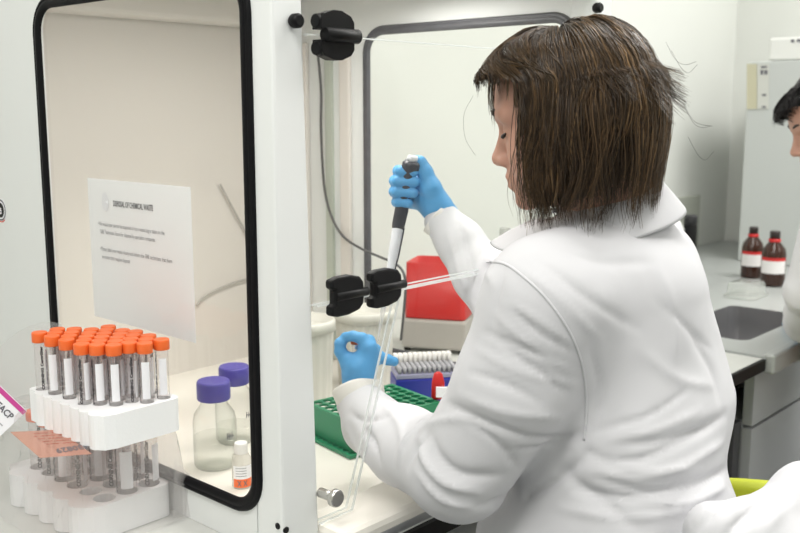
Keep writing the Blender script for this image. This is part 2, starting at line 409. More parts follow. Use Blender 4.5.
def amber(x, y, x_w, ytop, label, grp=None):
    P = Pz(x, y, .8065); d = P[1]; s = x_w*d/FPX/2; h = (y-ytop)*d/FPX*.97
    o = thing('reagent_bottle', P, label, 'bottle', grp)
    MB().lathe([(s*.93, 0), (s, .006), (s, h*.58), (s*.9, h*.68), (s*.45, h*.80), (s*.40, h*.86)], P).build('body', M_AMBER, o)
    MB().lathe([(s*.45, h*.80), (s*.5, h*.81), (s*.5, h*.855), (s*.43, h*.86)], P).build('red_collar', M_REDCAP, o)
    MB().lathe([(s*.42, h*.86), (s*.42, h*.985), (s*.36, h)], P).build('cap', mat('cap_brown', (.02, .012, .01), .4), o)
    for nm, z0, z1, m_ in (('label', .24, .47, M_LABELW), ('label_band', .47, .53, M_REDCAP)):
        a0 = math.atan2(-P[1], -P[0]); R = [[P+np.array([math.cos(a0+q)*(s+.0006), math.sin(a0+q)*(s+.0006), h*zz]) for q in np.linspace(-1.15, 1.15, 14)] for zz in (z0, z1)]
        MB().rings(R, (False, False), closed=False).build(nm, m_, o)
amber(751, 277, 21, 224, 'amber glass bottle with red collar left of its twin, beside the tall grey cabinet')
amber(772, 285, 24, 228, 'amber glass bottle with red collar nearer the colleague in the white coat')

P = Pz(746, 296, .8065)
t = thing('plastic_tub', P, 'clear plastic tub lying upside down between sink and amber bottles', 'tub')
M_LID = clear('lid_plastic', (.95, .955, .94), 1, .12, milk=.28, milkcol=(.8, .82, .80))
R = [[P+U*(x*sc)+V*(y*sc)+Z*z for x, y in rrect(.085, .115, .02)] for sc, z in ((1.06, 0), (1.0, .008), (.94, .038), (.86, .043), (.3, .044))]
MB().rings(R, (False, True)).build('shell', M_LID, t)
R = [[P+U*(x*sc)+V*(y*sc)+Z*z for x, y in rrect(.085, .115, .02)] for sc, z in ((1.07, 0), (1.14, .001), (1.14, .006), (1.05, .007))]
MB().rings(R, (False, False)).build('rim', M_LID, t)
for (x, yt, d, r, m_, lab) in ((691, 215, 3.05, .021, M_BLACK, 'black cylindrical bottle against the splashback behind the woman'),):
    q = Pd(x, yt, d); base = np.array([q[0], q[1], .8065]); o = thing('black_bottle', base, lab, 'bottle')
    MB().lathe([(r*.95, 0), (r, .004), (r, q[2]-.8065-.035), (r*.9, q[2]-.8065-.03)], base).build('body', m_, o)
    MB().lathe([(r*.98, q[2]-.8065-.03), (r*.98, q[2]-.8065-.003), (r*.9, q[2]-.8065)], base).build('cap', mat('cap_black', (.02, .02, .022), .5), o)
q = Pd(675, 209.5, 2.95); base = np.array([q[0], q[1], .8065]); h = q[2]-.8065
o = thing('wash_bottle', base, 'bottle with bright blue cap just behind the woman’s shoulder', 'bottle')
MB().lathe([(.028, 0), (.03, .004), (.03, h-.06), (.014, h-.03)], base).build('body', mat('bottle_white', (.7, .71, .7), .4), o)
MB().lathe([(.013, h-.03), (.013, h-.002), (.011, h)], base).build('cap', mat('cap_blue', (.02, .06, .55), .4), o)

# ================================================================== CABINET
FA = -.184; BW = .755
cab = thing('safety_cabinet', W(.2, .36, BZ), 'white bench cabinet with clear glazed sides and an open front the woman works at', 'cabinet')
W0, W1, Z0, Z1 = -.139, .356, .853, 1.516
def side(b0, b1, vis, gm, tag_b):
    hole = [W((W0+W1)/2+x, b0, (Z0+Z1)/2+y) for x, y in rrect(W1-W0, Z1-Z0, .045)]
    sp = MB().poly([W(FA+.05, b0, BZ+.0005), W(.655, b0, BZ+.0005), W(.655, b0, 1.60), W(FA+.05, b0, 1.60)], V*(b1-b0), [hole])
    p = sp.build('side_panel', M_CAB, cab)
    for bb, ow in (((b0, -1),) if vis else ((b0, -1),)):
        g = MB(); R = []
        prof = [(-.010, 0), (-.0098, .003), (-.0045, .0065), (.0005, .0062), (.002, .0045), (.0035, .0062), (.0075, .0045), (.009, 0)]
        w, h = W1-W0, Z1-Z0
        for off, out in prof:
            R.append([W((W0+W1)/2+x, bb+ow*out, (Z0+Z1)/2+y) for x, y in rrect(w+2*off, h+2*off, .045+off, 8)])
        g.rings(R, (False, False)); g.build('gasket', gm, p)
    bm_ = (b0+b1)/2
    MB().poly([W((W0+W1)/2+x, bm_-.002, (Z0+Z1)/2+y) for x, y in rrect(W1-W0+.004, Z1-Z0+.004, .046)], V*.004).build('window_pane', M_PANE, p)
    return p
pn = side(0, .008, True, M_GASKET, 0); pf_ = side(.712, .72, False, M_GASKET2, 1)
for b0, b1, bt in ((0, .062, .044), (.703, BW, 0)):
    pts = lambda z, f: [W(FA, b0, z), W(FA, b0+f, z), W(FA+.05, b0+f, z), W(FA+.05, b0, z)]
    f0, f1 = (b1-b0), (bt or b1-b0)
    if b0 == 0: MB().rings([pts(BZ+.0005, f0), pts(1.60, f1)], smooth=False).build('front_post', M_CAB, cab, bevel=.004)
    else: MB().abox(FA, FA+.05, b0, b1, BZ+.0005, 1.60).build('front_post', M_CAB, cab, bevel=.004)
MB().abox(.625, .655, .008, .712, BZ+.0005, 1.60).build('back_panel', M_CREAM, cab)
MB().abox(FA, .655, 0, BW, 1.60, 1.63).build('roof', M_CREAM, cab)
MB().abox(FA, FA+.05, .064, .70, 1.555, 1.60).build('header', M_CREAM, cab)
MB().abox(.56, .624, .02, .70, 1.53, 1.60).build('rear_duct', M_CREAM, cab, bevel=.01)
MB().abox(FA+.05, .625, .008, .712, BZ+.0005, .806).build('base_tray', M_BASE, cab)
MB().abox(-.232, FA+.045, .064, .70, BZ+.0005, .829).build('front_sill', M_BASE, cab, bevel=.009)
MB().abox(-.2335, -.2325, .01, .71, BZ+.0004, .812).build('sill_rail', M_RAIL, cab)
# rails on the inside of the far side
rl = MB().abox(.40, .43, .702, .712, .81, 1.52).build('wall_rail', M_CREAM, pf_, bevel=.003)
rl = MB().abox(.455, .475, .704, .712, .81, 1.52).build('wall_rail', mat('rail_greenish', (.50, .54, .47), .4), pf_)
rl = MB().abox(.53, .56, .700, .712, .81, 1.50).build('wall_rail', M_CREAM, pf_, bevel=.003)
# lamp under the roof
lf = MB().abox(.0, .22, .10, .62, 1.574, 1.60).build('lamp_housing', M_CAB, cab)
MB().tube([W(.11, .13, 1.568), W(.11, .59, 1.568)], .008).build('lamp_tube', mat('lamp_glow', (1, 1, 1), .5, emit=((1, .97, .93), 2.0)), lf)
# clear front shields
SA = FA-.004
us = MB().poly([W(SA, .052, 1.124), W(SA, .70, 1.124), W(SA, .70, 1.446), W(SA, .052, 1.446)], U*.006).build('upper_shield', M_ACRYL, cab)
for (p, q) in ((W(SA, .05, 1.446), W(SA, .70, 1.446)),):
    MB().box((p+q)/2+U*.003, (q-p)/2, U*.003, Z*.0008).build('shield_edge', M_ACEDGE, us)
p, q = W(SA, .215, 1.121), W(SA, .70, 1.121); [MB().box((p+q)/2+U*uo+Z*dz, (q-p)/2, U*.001, Z*hz).build('shield_edge', M_ACEDGE, us) for uo, dz, hz in ((.0005, .003, .0009), (.0005, -.0036, .0012), (.0085, -.0036, .001))]
ts = MB().poly([W(SA, .052, 1.448), W(SA, .70, 1.448), W(SA, .70, 1.552), W(SA, .052, 1.552)], U*.006).build('top_shield', M_ACRYL, cab)
lo = [W(SA, .058, .833), W(SA, .118, .833), W(SA, .215, 1.118), W(SA, .05, 1.118)]
ls = MB().poly(lo, U*.012).build('lower_shield', M_ACRYL, cab)
def edgebar(p, q, th, parent):
    d = (q-p)/np.linalg.norm(q-p); n = np.cross(d, U)
    for uo in (.0006, .0115): MB().box((p+q)/2+U*uo, (q-p)/2, U*.0009, n*th).build('shield_edge', M_ACEDGE, parent)
edgebar(lo[1], lo[2], .0014, ls); edgebar(lo[0], lo[1], .0009, ls); edgebar(lo[3]+V*.01, lo[2], .0010, ls)
def hinge(bc, zc, w, h, par, top=False):
    hg = MB(); o0 = W(SA-.001, bc, zc)
    if top:
        for s_ in (-1, 1):
            ol = [(-.5, .10), (-.5, .30), (-.40, .42), (-.12, .50), (.12, .50), (.40, .40), (.5, .28), (.5, .10)]
            hg.poly([o0+V*(x*w)+Z*(s_*y*h) for x, y in ol], -U*.016)
            hg.cyl(o0+V*(-.52*w)+Z*(s_*.27*h)-U*.006, o0+V*(-.36*w)+Z*(s_*.27*h)-U*.006, .0085)
        b_ = hg.build('hinge', M_HINGE, par, bevel=.003)
        MB().cyl(o0-V*w*.40-U*.015, o0+V*w*.62-U*.015, .0088).build('hinge_pin', M_HINGE, b_)
    else:
        ol = [(-.5, -.46), (-.5, -.22), (-.40, -.18), (-.40, .18), (-.5, .22), (-.5, .44), (-.30, .50), (.05, .50), (.32, .42), (.42, .28), (.45, 0), (.42, -.30), (.30, -.44), (.0, -.52), (-.3, -.52)]
        hg.poly([o0+V*(x*w)+Z*(y*h) for x, y in ol], -U*.013)
        b_ = hg.build('hinge', M_HINGE, par, bevel=.004)
        MB().cyl(o0-V*w*.36-U*.011, o0+V*w*.55-U*.0105, .0058).build('hinge_pin', M_HINGE, b_)
q = ab(onA(328.5, 36, SA)); hinge(q[1], q[2], .055, .058, us, True)
q = ab(onA(342, 293.5, SA)); hinge(q[1], q[2], .062, .050, us)
q = ab(onA(381, 286, SA)); hinge(q[1], q[2], .062, .050, us)
q = onA(294, 21, SA); MB().lathe([(.006, 0), (.0085, .004), (.0085, .012), (.006, .015)], q+U*.004, -U).build('knob', M_HINGE, cab)
q = onA(596, 8, SA); MB().lathe([(.006, 0), (.0085, .004), (.0085, .012), (.006, .015)], q+U*.004, -U).build('knob', M_HINGE, cab)
q = onA(322, 493, SA); q2 = q-U*.004
kn = MB().cyl(q+U*.004, q-U*.022, .0065).build('thumbscrew', M_STEEL, ls)
MB().lathe([(.010, 0), (.0115, .002), (.0115, .008), (.010, .010)], q-U*.020, -U, 36).build('knurled_head', M_STEEL, kn)
for x, y in ((278, 526), (286, 530)):
    q = onB(x, y, 0) if x < 282 else onA(x, y, FA); n = -V if x < 282 else -U
    MB().lathe([(.0042, -.002), (.0042, .0012), (.003, .002)], q, n, 16).build('screw', M_BLACK, cab)
# round sticker on the outside of the side panel
sc = onB(1, 210, 0); st = MB().lathe([(.0185, -.0002), (.0185, .0005)], sc, -V, 48).build('round_sticker', M_PAPER, cab, label='round black and white sticker with a red rim')
MB().lathe([(.0178, .0005), (.0178, .0008)], sc, -V, 48).build('sticker_ring', M_INK, st)
MB().lathe([(.0152, .0008), (.0152, .0011)], sc, -V, 48).build('sticker_band', M_PAPER, st)
MB().lathe([(.0126, .0011), (.0126, .0014)], sc, -V, 48).build('sticker_disc', M_BLACK, st)
mk = MB(); text_on(mk, 'e', .022, sc-V*.0016-U*.0+Z*-.006, -U, Z, 'CENTER', .0006); mk.build('sticker_letter', M_PAPER, st)
mk = MB(); R = [[sc-V*.0004+(U*-math.cos(q)+Z*math.sin(q))*r for q in np.linspace(-2.2, -.9, 10)] for r in (.0183, .0205)]
mk.rings(R, (False, False), closed=False); mk.build('sticker_rim', mat('sticker_red', (.75, .06, .02), .5), st)

# notice behind the near window
na = [onB(x, y, .013) for x, y in ((87, 178), (190, 187), (196, 343), (95, 316))]
A1 = (ab(na[0])[0]+ab(na[3])[0])/2; A0 = (ab(na[1])[0]+ab(na[2])[0])/2; NZ1, NZ0 = (na[0][2]+na[1][2])/2, (na[2][2]+na[3][2])/2
t = thing('notice_sheet', W((A0+A1)/2, .0135, NZ0), 'white printed notice about chemical waste stuck inside the near window', 'notice')
def nt_(px_, py_, b=.0118): q = onB(px_, py_, b); a_, _, z_ = ab(q); return W(a_, b, z_)
MB().poly([W(A1, .013, NZ1), W(A0, .013, NZ1), W(A0, .013, NZ0), W(A1, .013, NZ0)], V*.0006).build('sheet', M_PAPER, t)
mk = MB(); text_on(mk, 'DISPOSAL OF CHEMICAL WASTE', .0115, nt_(113, 206), -U, Z, bold=.0002, squeeze=.60); mk.build('heading', M_INK, t)
mk = MB()
for (x, y, s) in ((98, 225, '• No waste that cannot be disposed of via a waste bag is taken to the'), (100, 233, 'GRE Technician Store for disposal by specialist companies'), (100, 250, '• Please label your waste clearly and inform the GRE technicians that there'), (102, 258, 'are items that require disposal')):
    text_on(mk, s, .0084, nt_(x, y), -U, Z, squeeze=.72)
mk.build('body_text', mat('ink_mid', (.22, .22, .25), .8), t)
mk = MB(); R = [[nt_(105, 202, .0124)+(-U*math.cos(q)*.009+Z*math.sin(q)*.014)*r for q in np.linspace(0, 2*math.pi, 24)] for r in (.05, 1)]
mk.rings(R, (True, False), closed=True); mk.build('emblem', mat('emblem_pale', (.78, .79, .84), .8), t)

# cables inside
def cable(name, pts, r, label, m=M_CABLE): return tag(MB().tube(spline(pts, 8), r).build(name, m, None), label, 'cable')
zb = .695
cable('power_cable', [onB(x, y, zb) for x, y in ((317, 45), (321, 90), (321, 130), (324, 185), (331, 215), (343, 236), (360, 248), (380, 257), (392, 262), (402, 270), (405.5, 284), (404, 310), (401, 340))], .0028, 'dark grey cable hanging down the far inner side of the cabinet behind the hinges')
cable('lamp_cable', [onA(x, y, .618) for x, y in ((196, 306), (205, 296), (225, 286), (247, 279), (268, 278))]+[W(.618, .53, 1.2)], .0022, 'thin pale cable looping along the cabinet back behind the near window', mat('cable_pale', (.45, .43, .40), .5))
#@@OBJ
# ================================================================== TUBES, RACKS
UZ = .9415
def make_tube(name, r, h, rc, ch, label, cat, grp, number):
    o = thing(name, (0, 0, 0), label, cat, grp)
    MB().lathe([(.0012, 0), (r*.42, .002), (r*.96, h*.19), (r, h*.22), (r, h-.006)], n=20, cap=(True, False)).build('tube_body', M_TUBE, o)
    pr = []
    R = []
    for rr, z in ((rc*.97, h-ch), (rc, h-ch+.0008), (rc, h-.0015), (rc*.95, h)): R.append([np.array([math.cos(2*math.pi*j/36)*rr*(1-.02*(j % 2)), math.sin(2*math.pi*j/36)*rr*(1-.02*(j % 2)), z]) for j in range(36)])
    MB().rings(R).build('cap', M_ORANGE, o)
    a0 = math.radians(-90); mk = MB()
    text_on(mk, 'CORNING CentriStar', r*.58, ((r+.0003)*math.cos(a0)+r*.2, (r+.0003)*math.sin(a0)-.0004, h*.36), Z, (-1, 0, 0), bold=.00028, squeeze=(h*.5)/(r*.58*9.4))
    mk.build('printed_text', mat('ink_tube', (.03, .03, .035), .8), o, fix=False)
    a1 = math.radians(-22); R = [[np.array([math.cos(a1+q)*(r+.0003), math.sin(a1+q)*(r+.0003), z]) for q in np.linspace(-.62, .62, 8)] for z in (h*.40, h*.80)]
    MB().rings(R, (False, False), closed=False).build('writing_panel', M_PRINTW, o)
    mk = MB(); a2 = math.radians(-150)
    for k in range(11):
        z = h*(.3+.05*k); R = [[np.array([math.cos(a2+q)*(r+.0003), math.sin(a2+q)*(r+.0003), zz]) for q in np.linspace(-.45 if k % 2 else -.7, .45, 5)] for zz in (z, z+.0005)]
        mk.rings(R, (False, False), closed=False)
    mk.build('graduation_marks', M_INKL, o)
    return o
cols = [(39.5, [333]), (52, [336.5, 0, 0]), (66.5, [340, 0, 0, 0]), (81.5, [344.5]+[0]*4), (97, [345]+[0]*5), (113.5, [345.5]+[0]*4), (129, [343]+[0]*3), (144.5, [343.5]+[0]*2), (159, [340])]
CT = 1.063; pos = []
for x, ys in cols:
    p = Pz(x, ys[0], CT)
    dr = np.array([p[0], p[1], 0]); dr /= np.linalg.norm(dr); dr = .5*dr+.5*np.array([0, 1, 0]); dr /= np.linalg.norm(dr)
    for k in range(len(ys)): pos.append(np.array([p[0], p[1], UZ+.0015])+dr*.0207*k)
pos = np.array([p for p in pos if ab(p)[1] < -.020])
for it in range(40):                       # keep the tubes from touching
    for i in range(len(pos)):
        for j in range(i):
            d = pos[i, :2]-pos[j, :2]; L = np.linalg.norm(d)
            if L < .0208: e = d/L*(.0208-L)*.5; pos[i, :2] += e; pos[j, :2] -= e
proto = make_tube('centrifuge_tube', .0081, .1215, .0103, .0135, 'slim clear tube with orange screw cap standing in the upper white foam rack', 'tube', 'orange-capped tubes in the upper foam rack', '')
ang = [0, .55, -.5, .8, .25, -.9, .1, .7]
for i, p in enumerate(pos):
    o = proto if i == 0 else copy_tree(proto); o.location = Vector(p)
    o.rotation_euler = (0, 0, (.55 if i % 3 == 0 else -.85 if i % 3 == 1 else .1)+random.uniform(-.2, .2))
def foam(name, corner, La, Lb, z0, z1, holes, hr, label, scal):
    a0, b0, _ = ab(corner)      # corner: smallest a, smallest b
    pts = []
    def arc(ca, cb, r, s, e, n=6): pts.extend([(ca+r*math.cos(math.radians(s+(e-s)*k/n)), cb+r*math.sin(math.radians(s+(e-s)*k/n))) for k in range(n+1)])
    a1, b1 = a0+La, b0+Lb
    arc(a1-.01, b0+.012, .01, -60, 0); arc(a1-.012, b1-.012, .012, 0, 90); arc(a0+.012, b1-.012, .012, 90, 180)
    pts += [(a0, b0+.022), (a0+.004, b0+.008)]
    n = int((La-.03)/scal); st = (La-.03)/n
    for k in range(n):
        ca = a0+.01+st*(k+.5); arc(ca, b0+.0105, st*.54, 215, 325, 5)
    out = [W(a_, b_, z1) for a_, b_ in pts]; c = W((a0+a1)/2, (b0+b1)/2, z0)
    hs = [[np.array([p[0]+hr*math.cos(2*math.pi*j/14), p[1]+hr*math.sin(2*math.pi*j/14), z1]) for j in range(14)] for p in holes]
    o = thing(name, c, label, 'rack')
    MB().poly(out, (0, 0, -(z1-z0-.0008)), hs).build('rack_block', M_FOAM, o)
    MB().poly([W(a_, b_, z0+.0008) for a_, b_ in pts], (0, 0, -.0008)).build('rack_floor', M_FOAM, o)
    return a0, a1, b0, b1
qa = [ab(p) for p in pos]
ua0, ub0 = min(q[0] for q in qa)-.016, min(q[1] for q in qa)-.016
ua1, ub1 = max(q[0] for q in qa)+.016, min(max(q[1] for q in qa)+.014, -.0075)
print('upper', len(pos), ua0, ua1, ub0, ub1)
foam('foam_rack', W(ua0, ub0, UZ), ua1-ua0, ub1-ub0, UZ, UZ+.044, pos, .0092, 'white foam rack full of slim orange-capped tubes, upper of the two', .0225)
# lower rack, a few wider tubes, wrapped in a bag
lr = Pz(173, 514, BZ+.001); la, lb, _ = ab(lr)
LB = .125; LA = .235; lw0 = lb-LB
gpos = []
base0 = np.array([*Pz(151, 487, .85)[:2], 0]); g0 = ab(base0)
lay = [(0, 0), (0, 1), (1, 0), (1, 1), (2, 0), (2, 1), (2, 2), (3, 0), (3, 1), (3, 2), (4, 0), (4, 1), (4, 2), (5, 0), (5, 1), (5, 2), (0, 2.05)]
LT = .0345
for i, j in lay:
    if (i, j) == (0, 2.05): continue
    gpos.append(W(la+.022+LT*i, lb-.022-LT*j, BZ+.0025))
gh = gpos+[W(la+.022+LT*i, lb-.022-LT*j, BZ+.0025) for i, j in ((0, 2), (1, 2))]
lt = make_tube('wide_tube', .0135, UZ-BZ-.012, .0162, .014, 'wide clear tube with orange cap inside the bagged lower foam rack', 'tube', 'wide orange-capped tubes in the bagged lower rack', '')
for i, p in enumerate(gpos):
    o = lt if i == 0 else copy_tree(lt); o.location = Vector(p); o.rotation_euler = (0, 0, [.1, -.75, .5, .2][i % 4]+random.uniform(-.15, .15))
foam('foam_rack', W(la, lw0, BZ), LA, LB, BZ+.001, BZ+.047, gh, .0150, 'white foam rack inside a clear bag, lower of the two', .035)
# the bag
bag = thing('plastic_bag', W(la+.1, lb-.06, BZ), 'crinkled clear plastic bag wrapped over the lower foam rack', 'bag')
bm_ = MB(); nU, nV = 46, 70
from mathutils import noise as mn
prof = []
b_out = [(lb+.032, BZ+.003), (lb+.016, BZ+.05), (lb+.004, UZ-.012), (lb-.004, UZ-.0012)]
prof = spline([W(0, b_, z_) for b_, z_ in b_out]+[W(0, b_, UZ-.0010) for b_ in (lb-.03, lb-.06, lb-.09)]+[W(0, lw0-.004, UZ-.006), W(0, lw0-.014, BZ+.05), W(0, lw0-.045, BZ+.004)], 6)
rows = []
for k in range(nU):
    f = k/(nU-1); a_ = la-.012+(LA+.03)*f; row = []
    for p in prof:
        bb, zz = ab(p)[1], p[2]; top = zz > UZ-.004
        n_ = mn.noise(Vector((a_*26, bb*26, zz*26)))*.5+mn.noise(Vector((a_*60, bb*60+5, zz*60)))*.3
        dz = min(0, n_*.002-.0008) if top else 0; off = 0 if top else n_*.010
        c_ = lb-.06; sgn = 1 if bb > c_ else -1
        row.append(W(a_, min(bb+sgn*max(off, -.003), -.012), zz+dz))
    rows.append(row)
# front closing wall of the bag
fr_ = []
for k in range(1, 7):
    f = k/6; row = []
    for p in prof:
        bb, zz = ab(p)[1], p[2]; z2 = zz+(BZ+.003-zz)*(f**1.1)
        n_ = mn.noise(Vector((bb*40, zz*40+f*4, 3.3)))
        row.append(W(la-.012-.006*f-.010*f*f+n_*.005*f, bb, z2))
    fr_.append(row)
bm_.rings(fr_[::-1]+rows, (False, False), closed=False); bm_.build('bag_film', M_FILM, bag, fix=False)
# loose seam flap at the right end
fl = MB(); R = []
for k in range(8):
    f = k/7; R.append([W(la-.014-.006*math.sin(f*3)-.002*j, lb-.01+.04*f, BZ+.002+(.088-.055*f)*j/5) for j in range(6)])
fl.rings(R, (False, False), closed=False); fl.build('bag_flap', M_FILM, bag, fix=False)
q = W(la-.022, lb+.028, BZ+.004)
MB().poly([q, q+V*.008+Z*.002, q+V*.004+Z*.008], -U*.0008).build('red_tag', mat('tag_red', (.7, .03, .03), .5), bag)
fl = MB(); R = []
for k in range(10):
    f = k/9; R.append([W(la+LA+.006+.012*math.sin(f*7+j)*.3+.01*f, lw0-.02+.13*f, UZ-.02+(.075+.05*math.sin(f*2.2))*j/6) for j in range(7)])
fl.rings(R, (False, False), closed=False); fl.build('bag_flap', M_FILM, bag, fix=False)
# printed label on the bag
M_PEACH = clear('label_peach', (.99, .80, .72), .8, .15, milk=.34, milkcol=(.92, .55, .44))
def lq(x, y): return Pz(x, y, UZ-.0004)
lab_ = MB().poly([lq(10, 432), lq(58, 430), lq(92, 454), lq(40, 458)], (0, 0, .0002)).build('printed_label', M_PEACH, bag, label='orange printed label on the bag top')
mk = MB(); ex = lq(87, 446)-lq(45, 453); ex /= np.linalg.norm(ex); ey = np.cross(Z, ex)
text_on(mk, '430829', .026, lq(87, 444)+Z*.0005, -ex, -ey, bold=.0006, squeeze=.5); mk.build('printed_number', M_INK, lab_)
mk = MB()
for k in range(5):
    p, q = lq(30+4*k, 434+2.6*k)+Z*.0004, lq(62+3.5*k, 432+2.6*k)+Z*.0004; d = q-p
    for s in range(9):
        if (s*7+k*3) % 5: c = p+d*((s+.5)/9); MB.box(mk, c, d/9*.42, np.cross(Z, d/np.linalg.norm(d))*.0009, Z*.0001)
mk.build('printed_lines', mat('label_ink', (.30, .07, .05), .7), lab_)

# card with the pink stripe leaning at the far left
cp = [Pd(x, y, 1.30) for x, y in ((-14, 372), (27, 411), (22, 420), (-14, 430))]
t = thing('reagent_packet', W(0, 0, 0)*0+np.array([cp[2][0], cp[2][1], cp[2][2]]), 'white printed packet with a magenta stripe at the far left, behind the bagged rack', 'packet')
ed = (cp[1]-cp[0])/np.linalg.norm(cp[1]-cp[0]); nrm = np.array([.35, -1, .35]); nrm -= ed*(nrm@ed); nrm /= np.linalg.norm(nrm); dn = np.cross(ed, nrm); dn = dn if dn[2] < 0 else -dn
c1 = cp[1]; Lc = .11; Hc = .075
quad = [c1, c1-ed*Lc, c1-ed*Lc+dn*Hc, c1+dn*Hc]
MB().poly(quad, -nrm*.003).build('packet_body', M_PAPER, t)
MB().poly([p+nrm*.0006 for p in (c1+dn*.001, c1-ed*Lc+dn*.001, c1-ed*Lc+dn*.0075, c1+dn*.0075)], -nrm*.0004).build('stripe', M_PINK, t)
mk = MB(); text_on(mk, 'O REACP', .0125, c1-ed*.056+dn*.024+nrm*.0008, ed, -dn, bold=.0003, squeeze=.95)
mk.build('printed_title', M_INK, t); mk = MB()
for k in range(3): mk.box(c1-ed*(.03+.004*k)+dn*(.036+.008*k)+nrm*.0008, ed*.022, dn*.0008, nrm*.0001)
mk.build('printed_lines', M_INKL, t)

# ================================================================== INSIDE THE CABINET
FZ = .8065
def blue_bottle(x, y, wpx, ytop, label, lev):
    P = Pz(x, y, FZ); d = P[1]; s = wpx*d/FPX/2; h = (y-ytop)*d/FPX*1.01
    o = thing('media_bottle', P, label, 'bottle')
    hc = .031*s/.035
    MB().lathe([(s*.3, .003), (s*.9, .0), (s, .006), (s, h*.52), (s*.93, h*.62), (s*.62, h*.73), (s*.58, h-hc*.4)], P, n=36, cap=(True, False)).build('glass_body', M_GLASS, o)
    MB().lathe([(s*.9, .004), (s*.96, .008), (s*.96, lev*h)], P, n=36).build('liquid', M_LIQ, o)
    cs = s*.77; R = []
    for rr, z in ((.96, h-hc), (1, h-hc+.002), (1, h-.003), (.94, h)): R.append([P+np.array([math.cos(2*math.pi*j/48)*cs*rr*(1-.018*(j % 2)), math.sin(2*math.pi*j/48)*cs*rr*(1-.018*(j % 2)), z]) for j in range(48)])
    MB().rings(R).build('cap', M_BLUECAP, o)
    mk = MB(); a0 = math.atan2(-P[1], -P[0])
    for (q0, q1, z0, z1) in ((.55, .60, .36, .44), (.62, .80, .39, .405), (.66, .70, .36, .44), (.76, .79, .35, .42), (.84, .88, .36, .45), (.45, .50, .25, .255), (.45, .5, .30, .305), (.45, .5, .35, .355), (.9, .96, .38, .40)):
        R = [[P+np.array([math.cos(a0+q)*(s+.0006), math.sin(a0+q)*(s+.0006), h*zz]) for q in (q0, (q0+q1)/2, q1)] for zz in (z0, z1)]
        mk.rings(R, (False, False), closed=False)
    mk.build('printed_scale', M_INK, o)
blue_bottle(216, 465, 45, 374, 'clear glass bottle with blue screw cap standing nearest the near window', .36)
blue_bottle(236, 440, 41, 361, 'clear glass bottle with blue screw cap standing behind the other one', .22)
P = Pz(242, 486, FZ); 
o = thing('sample_vial', P, 'small white-capped vial with an orange hazard label in front of the blue-capped bottles', 'vial')
MB().lathe([(.0135, 0), (.0145, .002), (.0145, .044), (.010, .052)], P, n=28, cap=(True, False)).build('vial_body', clear('vial_plastic', (.9, .9, .88), .8, .1, milk=.45, milkcol=(.9, .88, .84)), o)
MB().lathe([(.0095, .050), (.0098, .051), (.0098, .066), (.009, .068)], P, n=28).build('cap', mat('cap_white', (.8, .79, .77), .5), o)
a0 = math.atan2(-P[1], -P[0])
for nm, z0, z1, m_ in (('label', .016, .036, M_PAPER), ('hazard_label', .003, .016, M_ORANGE)):
    R = [[P+np.array([math.cos(a0+q)*.0149, math.sin(a0+q)*.0149, z]) for q in np.linspace(-.9, 1.2, 10)] for z in (z0, z1)]
    MB().rings(R, (False, False), closed=False).build(nm, m_, o)
for q0 in (-.25, .35):
    mk = MB()
    for sg in (-1, 1): mk.rings([[P+np.array([math.cos(a0+q0+sg*.15*f+e)*.0152, math.sin(a0+q0+sg*.15*f+e)*.0152, .0095+f*.004]) for f in (-1, 1)] for e in (-.05, .05)], (False, False), closed=False)
    mk.build('hazard_mark', M_INK, o)
for k in range(4): MB().rings([[P+np.array([math.cos(a0+q)*.0151, math.sin(a0+q)*.0151, .033-.004*k+zz]) for q in np.linspace(-.6, .5, 5)] for zz in (0, -.0008)], (False, False), closed=False).build('printed_line', M_INK, o)
def tub(x, y, wpx, ytop, label):
    P = Pz(x, y, FZ); d = P[1]; s = wpx*d/FPX/2; h = (y-ytop)*d/FPX*.98
    o = thing('ribbed_tub', P, label, 'tub'); R = []
    for f, z in ((.90, 0), (.91, .003), (.99, h*.86)): R.append([P+np.array([math.cos(2*math.pi*j/80)*s*f*(1-.03*((j//2) % 2)), math.sin(2*math.pi*j/80)*s*f*(1-.03*((j//2) % 2)), z]) for j in range(80)])
    MB().rings(R, (True, False)).build('tub_wall', M_TUB, o)
    MB().lathe([(s*1.0, h*.86), (s*1.05, h*.865), (s*1.05, h*.97), (s*1.0, h), (s*.96, h), (s*.95, h*.88)], P, n=40, cap=(False, True)).build('rim', M_TUB, o)
    return P, s, h
tub(303, 398, 66, 312, 'ribbed white tub at the back of the cabinet, half hidden by the front post')
P, s, h = tub(365, 382, 60, 303, 'ribbed white tub standing right behind the blue gloved left hand')
q = Pd(375, 308, P[1]-s*1.06); 
# green rack
t = thing('green_rack', W(.05, .37, FZ), 'dark green plastic tube rack with a lattice top under the left forearm', 'rack')
def lattice(a0, a1, b0, b1, z, th, na_, nb_, rim, nm):
    hs = []; ca, cb = (a1-a0-2*rim)/na_, (b1-b0-2*rim)/nb_
    for i in range(na_):
        for j in range(nb_):
            c = (a0+rim+ca*(i+.5), b0+rim+cb*(j+.5)); hs.append([W(c[0]+ca*.46*math.cos(k*math.pi/4)*(1 if k%2==0 else .93), c[1]+cb*.46*math.sin(k*math.pi/4)*(1 if k%2==0 else .93), z) for k in range(8)])
    return MB().poly([W(a0, b0, z), W(a1, b0, z), W(a1, b1, z), W(a0, b1, z)], (0, 0, -th), hs).build(nm, M_GREEN, t)
gz1 = .862; GF = Pz(350, 460, FZ); e1 = np.array([-.616, .788, 0]); e2 = np.array([.788, .616, 0]); G1, G2 = .150, .20
def GW(i, j, z): return np.array([GF[0], GF[1], 0])+e1*i+e2*j+Z*z
